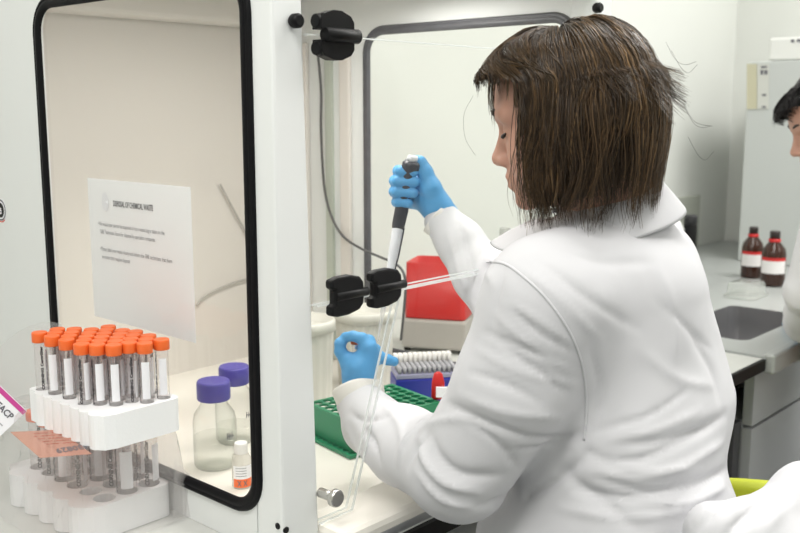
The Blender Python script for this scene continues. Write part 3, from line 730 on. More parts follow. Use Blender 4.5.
def gbox(i0, i1, j0, j1, z0, z1): return MB().box(GW((i0+i1)/2, (j0+j1)/2, (z0+z1)/2), e1*(i1-i0)/2, e2*(j1-j0)/2, Z*(z1-z0)/2)
def lattice(a0, a1, b0, b1, z, th, na_, nb_, rim, nm):
    hs = []; ca, cb = (a1-a0-2*rim)/na_, (b1-b0-2*rim)/nb_
    for i in range(na_):
        for j in range(nb_):
            c = (a0+rim+ca*(i+.5), b0+rim+cb*(j+.5)); hs.append([GW(c[0]+ca*.475*math.cos(k*math.pi/4+.39), c[1]+cb*.475*math.sin(k*math.pi/4+.39), z) for k in range(8)])
    return MB().poly([GW(a0, b0, z), GW(a1, b0, z), GW(a1, b1, z), GW(a0, b1, z)], (0, 0, -th), hs).build(nm, M_GREEN, t)
lattice(.012, G1, .014, G2, gz1, .004, 7, 9, .005, 'top_lattice')
lattice(0, G1+.01, 0, G2+.01, FZ+.006, .005, 10, 12, .005, 'base_lattice')
gbox(.012, G1, .014, .017, FZ+.006, gz1-.004).build('side_wall', M_GREEN, t); gbox(.012, G1, G2-.003, G2, FZ+.006, gz1-.004).build('side_wall', M_GREEN, t)
gbox(.012, .015, .017, G2-.003, FZ+.006, gz1-.004).build('side_wall', M_GREEN, t)
# pipette tip box
ex = np.array([.985, .17, 0]); ey = np.array([-.17, .985, 0]); P = Pz(424, 403, FZ)
t = thing('tip_box', P, 'open blue box of grey pipette tips behind the green rack', 'box')
MB().box(P+Z*.029, ex*.060, ey*.034, Z*.0285).build('tray', M_BLUE, t, bevel=.003)
MB().box(P+Z*.062, ex*.059, ey*.033, Z*.0045).build('rack_deck', mat('deck_violet', (.30, .30, .42), .4), t, bevel=.002)
for i in range(12):
    mk = MB()
    for j in range(5): c = P+ex*(-.0515+.0094*i)+ey*(-.027+.0085*j)+Z*.067; mk.lathe([(.0032, 0), (.0036, .012), (.0022, .0122)], c, n=8)
    mk.build('tip_row', M_TIPG, t)
for i in range(12):
    mk = MB()
    for j in range(2): c = P+ex*(-.0515+.0094*i)+ey*(.016+.0095*j)+Z*.067; mk.lathe([(.0040, 0), (.0042, .026), (.0030, .0265)], c, n=10)
    mk.build('tip_row', M_TIPW, t, label='white pipette tips along the back')
# red-topped tube by the sleeve
P = W(.0, .452, gz1+.001); P = Pz(438, 399, gz1+.001)
t = thing('red_cap_holder', P, 'small upright red clip with a white tag on the green rack', 'clip')
MB().rings([[P+np.array([x*f*.9, y*f*.5, z]) for x, y in rrect(.026, .026, .009)] for f, z in ((.7, 0), (1, .004), (.95, .03), (.6, .046), (.2, .049))]).build('red_body', M_RED, t)
MB().box(P+np.array([.006, -.012, .016]), RT*.010, np.array([0, .002, 0]), Z*.009).build('white_tag', M_PAPER, t)

# ================================================================== BEYOND THE FAR WINDOW
P = Pz(440, 346, BZ+.0008); d = P[1]; k = d/FPX
exx = np.array([.96, -.28, 0]); eyy = np.array([.28, .96, 0])
t = thing('bench_instrument', P, 'low grey instrument box under the red bin beyond the far window', 'instrument')
hb = 33*k
MB().box(P+Z*(hb*.5+.004), exx*33*k, eyy*.07, Z*(hb*.5-.004)).build('housing', M_GREYBOX, t, bevel=.006)
for sx in (-1, 1):
    for sy in (-1, 1): MB().cyl(P+exx*28*k*sx+eyy*.055*sy, P+exx*28*k*sx+eyy*.055*sy+Z*.009, .008).build('foot', M_BLACK, t)
Q = P+Z*(hb+.001)
t = thing('red_bin', Q, 'bright red plastic bin standing on the grey instrument beyond the far window', 'bin')
R = []
for f, z in ((1.0, 0), (1.0, .004), (.97, 56*k)): R.append([Q+exx*x*f+eyy*y*f+Z*z for x, y in rrect(62*k, .12, .012)])
for f, z in ((.93, 56*k), (.95, .006)): R.append([Q+exx*x*f+eyy*y*f+Z*z for x, y in rrect(62*k, .12, .012)])
MB().rings(R).build('bin_wall', M_RED, t)
P = Pz(503, 348, BZ+.0008); k = P[1]/FPX
t = thing('clear_jar', P, 'tall clear plastic jar with a domed lid behind the right sleeve', 'jar')
H_ = (348-242)*k; r = 17*k
MB().lathe([(r*.95, 0), (r, .005), (r, H_-.02)], P, n=32, cap=(True, False)).build('jar_wall', clear('jar_plastic', (.93, .935, .92), 1, .05, milk=.2, milkcol=(.7, .71, .69)), t)
MB().lathe([(r*1.05, H_-.02), (r*1.05, H_-.004), (r*.9, H_), (r*.35, H_+.003), (r*.33, H_+.04), (r*.28, H_+.042)], P, n=32).build('lid', clear('lid_clear', (.90, .90, .89), 1, .05, milk=.35, milkcol=(.6, .61, .6)), t)
#@@PEOPLE
# ================================================================== PEOPLE
M_HAIRCAP = mat('hair_dark', (.016, .010, .007), .6)
def hair_mat(name, ramp, rough=.32):
    m = bpy.data.materials.new(name); m.use_nodes = True; nt = m.node_tree; b = nt.nodes['Principled BSDF']
    at = nt.nodes.new('ShaderNodeAttribute'); at.attribute_name = 'tone'; cr = nt.nodes.new('ShaderNodeValToRGB')
    el = cr.color_ramp.elements; el[0].position, el[1].position = 0, 1; el[0].color = (*ramp[0], 1); el[1].color = (*ramp[-1], 1)
    for i, c in enumerate(ramp[1:-1]): e = el.new((i+1)/(len(ramp)-1)); e.color = (*c, 1)
    nt.links.new(at.outputs['Fac'], cr.inputs[0]); nt.links.new(cr.outputs[0], b.inputs['Base Color'])
    b.inputs['Roughness'].default_value = rough; b.inputs['Specular IOR Level'].default_value = .35; return m
M_HAIR = hair_mat('hair_brown', [(.018, .010, .006), (.048, .032, .018), (.125, .074, .035), (.32, .20, .095)])
M_HAIRB = hair_mat('hair_black', [(.006, .005, .005), (.012, .010, .010), (.02, .017, .016)])
class Head:
    def __init__(s, o, yaw_dir, pitch, roll=0, sc=1):
        f = np.array([yaw_dir[0], yaw_dir[1], 0.]); f /= np.linalg.norm(f); c, n = math.cos(pitch), math.sin(pitch)
        s.f = f*c-Z*n; s.u = Z*c+f*n; s.l = np.cross(s.u, s.f); s.o = np.asarray(o); s.sc = sc; s.M = np.stack([s.f, s.l, s.u], 1)
    def w(s, x, y, z): return s.o+s.sc*(s.f*x+s.l*y+s.u*z)
    def loc(s, p): return (p-s.o)@s.M/s.sc
    def e(s, c, r): return ell(s.w(*c), np.array(r)*s.sc, s.M)
    def c(s, a, b, ra, rb): return cone(s.w(*a), s.w(*b), ra*s.sc, rb*s.sc)
    def items(s):
        I = [(s.e((-.004, 0, .023), (.085, .074, .078)), .01), (s.e((.034, 0, -.025), (.060, .060, .080)), .03), (s.e((.042, 0, -.068), (.046, .050, .032)), .02),
             (s.e((.084, 0, -.092), (.015, .019, .013)), .018)]
        for y in (-1, 1): I += [(s.e((.052, y*.037, -.038), (.030, .024, .028)), .02), (s.c((.084, y*.012, .014), (.074, y*.046, .014), .012, .010), .014)]
        I += [(s.e((.050, 0, .044), (.042, .056, .042)), .03)]
        for y in (-1, 1): I += [(s.e((.097, y*.032, -.002), (.017, .018, .010)), .012, 'sub')]
        for y in (-1, 1): I += [(s.e((.074, y*.032, -.003), (.0125, .0145, .0125)), .005)]
        I += [(s.c((.088, 0, .006), (.106, 0, -.030), .0065, .0095), .010), (s.e((.107, 0, -.034), (.0105, .011, .009)), .006)]
        for y in (-1, 1): I += [(s.e((.098, y*.011, -.038), (.011, .0075, .0075)), .006)]
        for y in (-1, 1): I += [(s.e((.103, y*.006, -.046), (.005, .003, .004)), .003, 'sub')]
        I += [(s.e((.086, 0, -.062), (.015, .026, .018)), .012), (s.c((.097, -.013, -.059), (.097, .013, -.059), .0052, .0052), .006), (s.c((.096, -.011, -.069), (.096, .011, -.069), .0060, .0060), .005),
              (s.c((.104, -.022, -.0635), (.104, .022, -.0635), .003, .003), .004, 'sub')]
        for y in (-1, 1): I += [(s.e((-.006, y*.078, -.012), (.019, .009, .031)), .008), (s.e((-.002, y*.086, -.010), (.010, .005, .018)), .005, 'sub')]
        return I
    def face_parts(s, parent, hair):
        for y in (-1, 1):
            MB().tube([s.w(.098-.02*t*t, y*(.013+.034*t), .019+.006*math.sin(t*2.6)) for t in np.linspace(0, 1, 8)], [.0012, .0024, .003, .003, .0026, .0022, .0016, .0008]).build('eyebrow', hair, parent)
            MB().tube([s.w(.0915-.010*t*t, y*(.021+.023*t), -.006-.003*math.sin(t*3.1)) for t in np.linspace(0, 1, 7)], [.0008, .0018, .0024, .0026, .0026, .0022, .0010]).build('eyelashes', hair, parent)
        MB().tube([s.w(.1015-.006*abs(t)**2, t*.02, -.0635) for t in np.linspace(-1, 1, 7)], [.0008, .0018, .0022, .0022, .0022, .0018, .0008]).build('lips', mat('lip', (.45, .16, .14), .45), parent)
def strands(H, name, parent, m, n_cl, per, style):
    """hair of many thin strands following the skull and then hanging; style(phi) -> dict"""
    vs, fs, tone = [], [], []
    NP = 15
    for c in range(n_cl):
        ph0 = rng.uniform(-math.pi, math.pi); st = style(ph0)
        if st is None: continue
        th0 = math.acos(1-rng.uniform(.0, st.get('th0', .75))); lay = rng.uniform(0, 1)**.7; tipj = rng.normal(-.004, .016); wav = rng.uniform(0, 6.28); wamp = rng.uniform(.002, .009); ct = rng.uniform(0, 1); fl = rng.uniform(-1, 1)
        for k in range(per):
            ph = ph0+rng.normal(0, .075); th_s = max(.02, th0+rng.normal(0, .05)); ly = np.clip(lay+rng.normal(0, .10), 0, 1.12); r0 = .90+.13*ly
            end = st['len']+tipj+rng.normal(0, .006); pts = []
            thE = st['thE']; Larc = (thE-th_s)*.105; tot = Larc+max(end, .004)
            P = None
            for i in range(NP):
                s_ = tot*i/(NP-1)
                th = th_s+min(s_, Larc)/.105; f_ = np.clip((th-.35)/1.2, 0, 1); f_ = f_*f_*(3-2*f_)
                pp = ph+(st['phT']-ph)*f_ if 'phT' in st else ph
                rx = (.116 if math.cos(pp) > 0 else .116-.014*math.cos(pp)**2)+st.get('front', 0)*max(0, math.cos(pp))**1.5*min(1, f_*1.4); grow = min(1, .86+.14*(s_/tot)*4) if i < NP else 1
                loc = np.array([.001+rx*math.sin(th)*math.cos(pp)*r0*grow, .096*math.sin(th)*math.sin(pp)*r0*grow, .028+.090*math.cos(th)*(r0*.5+.5)*grow])
                q = H.w(*loc)
                if s_ > Larc:
                    d = s_-Larc; g = d/max(end, .01); out = H.w(0, math.sin(pp)*1., 0)-H.o+H.f*math.cos(pp); out[2] = 0; out /= np.linalg.norm(out)+1e-9
                    q = q-Z*d*.97+out*(st.get('bulge', .012)*math.sin(min(g, 1)*2.6)-st.get('inw', .02)*g*g+st.get('flick', 0)*(g**4)*(fl > .2))
                side_ = np.cross(q-H.o, Z); side_ /= np.linalg.norm(side_)+1e-9
                q = q+side_*wamp*(math.sin(wav+s_*30)*(i/NP)+.9*math.sin(wav*2+s_*60)*(i/NP)**2)+rng.normal(0, .0003, 3)
                pts.append(q)
            base = len(vs); tn = np.clip(.10+.34*ct*(.3+.7*ly)+(.30 if ly > .7 and rng.random() < .26 else 0)+(.16 if abs(ph0) > 2.2 and ly > .6 else 0)+rng.normal(0, .10), 0, 1)  # random tone, plus light on the outer back strands painted into the colour
            for i, q in enumerate(pts):
                t_ = pts[min(i+1, NP-1)]-pts[max(i-1, 0)]; t_ /= np.linalg.norm(t_)+1e-9; o_ = q-H.o; e1 = np.cross(t_, o_); e1 /= np.linalg.norm(e1)+1e-9; e2 = np.cross(e1, t_)
                r = st.get('r', .00066)*(1-.75*(i/(NP-1))**2.5)
                for a in (0, 2.094, 4.189): vs.append(q+e1*r*math.cos(a)+e2*r*.6*math.sin(a)); tone.append(tn)
            for i in range(NP-1):
                for a in range(3): b_ = (a+1) % 3; fs.append((base+i*3+a, base+i*3+b_, base+i*3+3+b_, base+i*3+3+a))
    o = link(name, vs, fs, m, parent, True); at = o.data.attributes.new('tone', 'FLOAT', 'POINT'); at.data.foreach_set('value', tone); return o
def sdf_obj(name, f, lo, hi, res, m, parent, post=None):
    v, q = sdf_mesh(f, lo, hi, res)
    if post: v = post(v, q)
    return link(name, v, q, m, parent, True), v, q
def bounds(pts, pad): P = np.array(pts); return P.min(0)-pad, P.max(0)+pad
def wpt(x, y, d, r): return (Pd(x, y, d), r)

# ------------------------------------------------------------------ the seated woman
seat = W(-.43, .345, 0)
wom = thing('person', seat, 'woman with brown bob, white lab coat and blue gloves, seated holding a pipette', 'person')
HD = Head(Pd(577, 112, 1.19), (-.93, .36), math.radians(14))
neck0 = HD.w(-.030, 0, -.075); neck1 = Pd(612, 232, 1.21)
L_SH, R_SH = wpt(545, 298, 1.075, .070), wpt(646, 266, 1.29, .062)
L_EL, L_WR = wpt(452, 474, 1.13, .058), wpt(362, 400, 1.37, .031)
R_EL, R_WR = wpt(560, 352, 1.33, .058), wpt(438, 218, 1.50, .024)
body = union(HD.items()+[(cone(neck0, neck1, .050, .052), .02), (cone(neck1, L_SH[0], .05, .045), .03), (cone(neck1, R_SH[0], .05, .045), .03), (cone(Pd(618, 300, 1.2), Pd(624, 430, 1.18), .10, .10), .04)]
    + chain([(L_SH[0], .045), (Pd(512, 385, 1.085), .042), (Pd(459, 469, 1.125), .040), (Pd(405, 446, 1.25), .034), (Pd(374, 425, 1.33), .028), (L_WR[0], .022)], .01) + chain([(R_SH[0], .045), (R_EL[0], .036), (Pd(512, 315, 1.405), .032), (Pd(478, 276, 1.45), .028), (Pd(455, 243, 1.48), .024), (R_WR[0], .021)], .01))
lo, hi = bounds([HD.w(0, 0, .12), HD.w(.11, 0, 0), HD.w(-.11, 0, 0), L_EL[0], L_WR[0], R_WR[0], R_SH[0], Pd(624, 430, 1.18), HD.w(0, .09, 0), HD.w(0, -.09, 0)], .06)
hi[0] += .06; lo[2] -= .05
bo, _, _ = sdf_obj('body', body, lo, hi, .0028, M_SKIN, wom)
HD.face_parts(bo, M_HAIRCAP)

# hair
capf = union([(HD.e((-.004, 0, .024), (.088, .079, .080)), .01), (HD.e((-.016, 0, -.050), (.066, .072, .078)), .03),
              (HD.e((.115, 0, -.075), (.085, .10, .105)), .02, 'sub'), (cone(HD.w(-.03, 0, -.2), HD.w(-.03, 0, -.09), .060, .050), .015, 'sub')])
lo, hi = bounds([HD.w(x, y, z) for x in (-.13, .11) for y in (-.1, .1) for z in (-.16, .13)], .02)
hair = sdf_obj('hair', capf, lo, hi, .004, M_HAIRCAP, wom)[0]
def bob(ph):
    a = abs(ph); sg = 1 if ph > 0 else -1
    if a < .55 and rng.random() < .5: return dict(len=.001+.008*rng.random(), thE=1.12+.16*rng.random(), phT=sg*(.75+.45*rng.random()), front=.026, inw=.0, bulge=.0, th0=.5)
    if a < 1.3:
        q_ = rng.random()**.7; return dict(len=.012+.125*q_+.01*rng.normal(), thE=1.30+.22*q_, phT=sg*(1.20+.48*q_+.04*rng.normal()), front=.016, inw=-.012*q_, bulge=.0, th0=.5)
    if a < 1.7: return dict(len=.142, thE=1.58, inw=.006, bulge=.006)
    if rng.random() < .3: return dict(len=.022+.02*rng.random(), thE=1.50, inw=.0, bulge=.016, flick=.034, th0=.4)
    return dict(len=.143+.018*(1-math.cos(a-1.7)), thE=1.56, inw=.048, bulge=.030, flick=.045)
strands(HD, 'hair_strands', hair, M_HAIR, 560, 20, bob)
# a few loose hairs
loose = MB()
for k in range(10):
    ph = rng.uniform(1.3, 3.6); p = HD.w(-.012+.118*math.cos(ph), .1*math.sin(ph), rng.uniform(-.09, .04)); o_ = p-HD.o; o_[2] = 0; o_ /= np.linalg.norm(o_); L = rng.uniform(.012, .032)
    loose.tube(spline([p-o_*.012+Z*.02, p, p+o_*L*.5-Z*.006, p+o_*L+Z*rng.uniform(-.012, .006)], 4), .00022, 4)
p = HD.w(.118, .02, .05); loose.tube(spline([p, p+HD.f*.012-Z*.02, p+HD.f*.010-Z*.05, p-HD.f*.004-Z*.075], 5), .00018, 4)
lo_ = loose.build('loose_hairs', M_HAIRCAP, hair); tag(lo_, kind='stuff')

# lab coat
chestL = [wpt(606, 300, 1.19, .112), wpt(608, 425, 1.185, .126), wpt(624, 545, 1.17, .146), wpt(628, 640, 1.17, .155)]
kneeL, kneeR = W(-.10, .19, .60), W(-.10, .50, .60); hipL, hipR = W(-.46, .24, .62), W(-.46, .45, .62)
coat_f = union(chain(chestL, .03) + [(cone(neck1+Z*-.012, L_SH[0]-Z*.006, .050, .062), .05), (cone(neck1+Z*-.012, R_SH[0]-Z*.004, .052, .060), .05),
    (cone(Pd(640, 300, 1.235), Pd(648, 395, 1.225), .085, .110), .04), (ell(Pd(566, 330, 1.13), (.07, .08, .11)), .04), (ell(Pd(552, 540, 1.20), (.10, .10, .085)), .05)]
    + chain([L_SH, wpt(512, 385, 1.085, .0655), wpt(462, 470, 1.12, .062)], .02, .03)
    + chain([wpt(455, 468, 1.13, .060), wpt(405, 446, 1.25, .052), wpt(374, 425, 1.33, .043), wpt(361, 404, 1.37, .0365)], .015, .018)
    + chain([R_SH, R_EL, wpt(512, 315, 1.405, .050), wpt(482, 275, 1.45, .044), wpt(460, 243, 1.48, .036), wpt(443, 222, 1.497, .030)], .015, .03)
    + [(cone(hipL, kneeL, .085, .075), .03), (cone(hipR, kneeR, .085, .075), .03)]
    + [(cone(HD.w(-.03, 0, -.07), neck1+(neck0-neck1)*.12, .055, .058), .006, 'sub'), (ell(L_WR[0]+np.array([0, .02, .025]), (.025, .025, .03)), .004, 'sub')])
lo, hi = bounds([L_EL[0], L_WR[0], R_WR[0], R_SH[0], Pd(624, 640, 1.17), kneeL, kneeR, hipL, hipR], .16)
FOLDS = [([(505, 300), (535, 330), (575, 352)], -2.5, 5), ([(492, 312), (530, 345), (570, 372)], 2, 4.5), ([(470, 425), (500, 445), (520, 470)], -3, 5), ([(580, 430), (550, 445), (510, 450)], -3, 5), ([(600, 478), (650, 492), (700, 478)], -3, 5), ([(600, 430), (650, 415), (690, 388)], -2.5, 5), ([(655, 300), (690, 330), (712, 350)], -2, 6), ([(420, 430), (440, 420), (470, 418)], 2.5, 5), ([(500, 345), (530, 365), (566, 392)], -3, 4.5), ([(470, 372), (505, 384), (540, 402)], -3, 6), ([(600, 455), (640, 470), (700, 468)], 3, 6), ([(640, 500), (690, 502), (735, 480)], 4, 7), ([(620, 445), (665, 440), (712, 425)], -4, 7), ([(560, 250), (600, 262), (650, 262)], -2, 9), ([(590, 345), (600, 390), (596, 430)], -3, 8), ([(505, 270), (498, 300), (492, 330)], -2.5, 7), ([(415, 470), (440, 498), (470, 508)], 4, 7), ([(640, 350), (680, 380), (715, 385)], 2, 9),   # pixel polylines on the coat: (points, height mm, half-width mm)
    ([(447, 404), (490, 424), (535, 438), (580, 436)], -4.5, 7), ([(460, 395), (505, 412), (560, 418)], 2.5, 7),
    ([(484, 332), (515, 345), (560, 362)], -3, 5.5), ([(478, 350), (520, 372), (575, 385)], 2, 6), ([(500, 300), (535, 318), (572, 345)], 2, 5),
    ([(520, 268), (560, 300), (600, 340)], 2, 6), ([(540, 262), (590, 300), (640, 330)], -2, 8),
    ([(588, 452), (620, 462), (660, 452), (725, 415)], -4.5, 7), ([(590, 470), (640, 478), (690, 462), (733, 435)], 3.5, 7),
    ([(575, 490), (630, 498), (690, 486), (738, 462)], -5, 7), ([(560, 508), (630, 518), (700, 508)], 3, 8), ([(610, 440), (650, 432), (700, 412)], 2.5, 7),
    ([(398, 462), (405, 445), (415, 432), (425, 420)], 6, 7), ([(408, 466), (416, 450), (428, 436)], -7, 7), ([(420, 440), (426, 462), (445, 482), (478, 492)], 6, 8), ([(432, 438), (440, 458), (462, 474), (500, 476)], -5, 9),
    ([(360, 425), (372, 440), (380, 462)], -5, 7), ([(350, 412), (362, 420), (388, 418)], -4, 6), ([(385, 405), (400, 425), (402, 450)], 3, 8), ([(345, 425), (356, 445), (372, 468)], 4, 7),
    ([(460, 225), (468, 250), (474, 285)], -5, 7), ([(448, 232), (456, 258), (464, 290)], 4, 6), ([(475, 232), (486, 255), (492, 285)], 4, 7),
    ([(655, 260), (672, 310), (676, 370)], 2.5, 14), ([(560, 470), (600, 500), (640, 530)], -5, 11), ([(480, 505), (540, 490), (588, 455)], -6, 9), ([(690, 330), (712, 370), (722, 410)], -3, 12)]
def fold_post(v, q, folds=FOLDS, seed=3, amp=.0014):
    tree = bvh_of(v, q); N = vnormals(v, q); cdir = v-C0; vis = np.einsum('ij,ij->i', N, cdir) < .02
    D = np.zeros(len(v))
    for pl, am, wd in folds:
        P = spline([np.array([x, y, 0.]) for x, y in pl], 4); H3 = [hit(tree, p[0], p[1]) for p in P]; H3 = [h[0] for h in H3 if h is not None]
        if len(H3) < 3: continue
        H3 = [H3[0]]+[h for a, h in zip(H3, H3[1:]) if np.linalg.norm(h-a) < .06]
        H3 = np.array(H3); sel = ((v > H3.min(0)-.05) & (v < H3.max(0)+.05)).all(1); idx = np.where(sel)[0]
        if len(H3) < 3 or not len(idx): continue
        d = seg_dist(v[idx], H3); w_ = wd*.001
        e0 = np.minimum(np.linalg.norm(v[idx]-H3[0], axis=1), np.linalg.norm(v[idx]-H3[-1], axis=1)); tap = np.clip(e0/.03, 0, 1)*.7+.3
        D[idx] += am*.00125*np.exp(-(d/(w_*.72))**1.5)*tap
    nz = np.array([mn.noise(Vector(p)*9+Vector((seed, 0, 0)))*1.2+mn.noise(Vector((p[0]*22, p[1]*22, p[2]*14+seed)))*.8+mn.noise(Vector((p[0]*45, p[1]*45, p[2]*30+seed)))*.3 for p in v])
    return v+N*(D+nz*amp)[:, None]
coat, cv, cq = sdf_obj('lab_coat', coat_f, lo, hi, .0046, M_COAT, wom, fold_post)
ctree = bvh_of(cv, cq)
def seam(pl, r, name='seam', m=M_COAT, par=coat):
    P = spline([np.array([x, y, 0.]) for x, y in pl], 8); H3 = [hit(ctree, p[0], p[1]) for p in P]; H3 = [h[0]+h[1]*(r*.15) for h in H3 if h is not None]
    if len(H3) > 3: MB().tube(H3, r, 6).build(name, m, par)
seam([(486, 262), (505, 264), (525, 278), (545, 297), (566, 326), (579, 355), (585, 385), (586, 415), (584, 440)], .0016)
# collar: a folded band around the neck
def collar(H, n1, tilt, par, m, rad=.064):
    c = n1; up = (H.w(-.03, 0, -.07)-n1); up /= np.linalg.norm(up); up = up*.55+Z*.45; up /= np.linalg.norm(up)
    fw = U-up*(U@up); fw /= np.linalg.norm(fw); sd = np.cross(up, fw); R = []
    prof = [(.000, .000, 0), (-.002, .016, 0), (-.001, .028, 0), (.003, .0315, 0), (.010, .027, 0), (.024, .010, 0), (.036, -.008, 0), (.0375, -.012, 0), (.035, -.0125, 0), (.026, .001, 0)]
    n = 56; rows = []
    for k in range(n+1):
        t_ = math.radians(-146+292*k/n)     # 0 = nape
        row = []
        fr = (1-math.cos(t_))/2             # 0 at nape, 1 at throat
        for dr, h, dn in prof:
            rr = rad+dr*(1+.9*fr)+.004*fr; dirv = -fw*math.cos(t_)+sd*math.sin(t_)
            row.append(c+dirv*rr*np.array(1.0)+fw*(.010+.020*fr)*1.0+up*(h*(1-.25*fr)-.056*fr+.033)+mn.noise(Vector((t_*2, h*40, 1)))*.0015*Z)
        rows.append(row)
    return MB().rings(rows, (False, False), closed=False).build('collar', m, par, fix=False)
collar(HD, neck1+(neck0-neck1)*.10, 0, coat, M_COAT, .060)
# turned cuffs
def cuff(c, axis, r, L, par, m, flare=1.12, seed=0):
    axis = axis/np.linalg.norm(axis); t_ = np.cross(axis, Z); t_ /= np.linalg.norm(t_); w_ = np.cross(axis, t_); R = []
    for f, h in ((.93, -.1), (1.0, 0), (1.05, .35), (flare, .8), (flare*1.01, .97), (flare*.98, 1.0), (flare*.93, .97), (flare*.86, .6)):
        R.append([c+axis*h*L+(t_*math.cos(a)+w_*math.sin(a))*r*f*(1+.05*math.sin(3*a+seed+h)+.03*math.sin(5*a+seed*2)) for a in np.linspace(0, 2*math.pi, 36, endpoint=False)])
    MB().rings(R, (False, False)).build('cuff', m, par, fix=False)
cuff(Pd(443, 223, 1.497), Pd(434, 215, 1.503)-Pd(452, 232, 1.49), .0275, .013, coat, M_COATB, 1.06, 1)
cuff(Pd(361, 406, 1.368), Pd(358, 385, 1.385)-Pd(366, 415, 1.35), .0345, .026, coat, M_COATB, 1.10, 2)

# gloves
def hp(x, y, dd, d0): return Pd(x, y, d0+dd)
d0 = 1.50
g = lambda x, y, dd=0: hp(x, y, dd, d0)
gi = chain([(g(446, 216, .004), .0215), (g(436, 207, .006), .0225), (g(426, 192, .016), .024), (g(417, 184, .028), .019)], .012)
gi += [(cone(g(431, 203, .02), g(414, 198, .03), .018, .014), .012)]
gi += chain([(g(438, 204, -.006), .017), (g(431, 188, -.010), .0155), (g(425, 172, -.006), .0115), (g(420, 163, -.004), .0098), (g(413.5, 160.5, -.002), .0085)], .007, .012)
for k, (xl, y0, yl, xt, yt, r) in enumerate(((399.5, 174, 171, 413, 172, .0088), (396.0, 184, 181, 414.5, 182, .0090), (395.5, 194, 191.5, 413.5, 193, .0086), (397.5, 203, 202, 408.5, 203.5, .0078))):
    gi += chain([(g(421, y0+1, .034), r*1.15), (g(404, y0, .030), r*1.06), (g(xl-1.0, yl, .012), r), (g(xl+1.5, yl+.3, -.010), r*.97), (g(xt, yt, -.0155), r*.9)], .003, .006)
glR = union(gi); lo, hi = bounds([g(446, 216), g(391, 155), g(400, 228)], .05)
sdf_obj('glove', glR, lo, hi, .0016, M_GLOVE, wom)
d1 = 1.385
g = lambda x, y, dd=0: hp(x, y, dd, d1)
gi = chain([(g(359, 398, 0), .0225), (g(358.5, 382, 0), .0220), (g(359, 368, .0), .0195), (g(364, 356, .002), .0135)], .010)
gi += [(cone(g(351, 372, .004), g(348.5, 360, .006), .0125, .0105), .010), (cone(g(368, 374, .0), g(369, 348, .002), .0115, .0115), .010)]
gi += chain([(g(347.5, 362, .006), .0112), (g(340.5, 351.5, .008), .0090), (g(340, 343.5, .010), .0082), (g(344, 339.5, .014), .0074)], .003, .006)      # thumb
gi += chain([(g(367.5, 347, .0), .0108), (g(362, 338.5, .004), .0088), (g(353, 336.2, .008), .0078), (g(345.5, 337, .013), .0074)], .003, .005)          # index closing on the cap
gi += chain([(g(371, 350, .004), .0105), (g(369, 341, .012), .0092), (g(363, 339, .026), .0082), (g(357.5, 345, .034), .0075)], .003, .006)
gi += chain([(g(371, 358, .006), .0102), (g(375, 350, .018), .0090), (g(371, 346, .034), .0080), (g(364, 351, .040), .0073)], .003, .006)
gi += chain([(g(370, 364, .006), .0100), (g(380, 357.5, .014), .0084), (g(387, 359.5, .016), .0079), (g(394, 361.5, .018), .0073)], .004, .007)     # little finger held out
glL = union(gi+[(cone(g(350.5, 346, -.03), g(352.5, 345, .05), .0048, .0048), .003, 'sub')]); lo, hi = bounds([g(359, 405), g(335, 330), g(397, 330), g(397, 400)], .045)
sdf_obj('glove', glL, lo, hi, .0015, M_GLOVE, wom)

# legs and shoes under the bench
tr = union(chain([(hipL+Z*-.01, .075), (kneeL, .062), (kneeL-Z*.42+U*.02, .048)], .02)+chain([(hipR+Z*-.01, .075), (kneeR, .062), (kneeR-Z*.42+U*.02, .048)], .02, .03))  # trouser thighs kept dark to stand in for the shade below the worktop
lo, hi = bounds([hipL, hipR, kneeL, kneeR, kneeL-Z*.45], .10); sdf_obj('trousers', tr, lo, hi, .009, M_TROU, wom)
for kp in (kneeL, kneeR):
    p = kp-Z*.47+U*.02; f_ = union([(ell(p+U*.05-Z*.055, (.045, .045, .04)), .01), (cone(p-U*.03-Z*.06, p+U*.15-Z*.065, .040, .034), .03)])
    lo, hi = bounds([p-U*.1, p+U*.22, p-Z*.1], .06); lo[2] = .0; sdf_obj('shoe', lambda q, f_=f_: smax(f_(q), .012-q[:, 2], .004), lo, hi, .006, M_BLACK, wom)

# pipette in the right hand
pt = [Pd(x, y, d) for x, y, d in ((411.5, 163.5, 1.488), (405.5, 202, 1.497), (398, 227, 1.497), (388, 285, 1.47), (381, 322, 1.44))]
ax = pt[2]-pt[0]; ax /= np.linalg.norm(ax); ax2 = pt[4]-pt[2]; ax2 /= np.linalg.norm(ax2)
pip = thing('pipette', pt[2], 'dark grey and white hand pipette gripped in the raised right hand', 'pipette')
L1 = np.linalg.norm(pt[2]-pt[0])
MB().lathe([(.0105, -.004), (.0142, 0), (.0142, .008), (.0112, .014), (.0100, .03), (.0098, .060), (.0108, .075), (.0104, L1-.006), (.0095, L1+.002)], pt[0], ax, 28).build('handle', M_DGREY, pip)
MB().lathe([(.0075, -.012), (.0085, -.010), (.0085, -.003)], pt[0], ax, 24).build('button', M_PWHITE, pip)
L2 = np.linalg.norm(pt[4]-pt[2])
MB().lathe([(.0084, 0), (.0088, .006), (.0078, .05), (.0066, .056), (.0060, .09), (.0040, L2*.72), (.0034, L2*.86)], pt[2], ax2, 24).build('shaft', M_PWHITE, pip)
MB().lathe([(.0042, L2*.84), (.0040, L2*.87), (.0012, L2+.03)], pt[2], ax2, 16, (True, True)).build('tip', clear('tip_plastic', (.95, .95, .95), .9, .05, milk=.3), pip)
e_ = np.cross(ax2, FW); e_ /= np.linalg.norm(e_); e_ = e_ if e_[0] > 0 else -e_
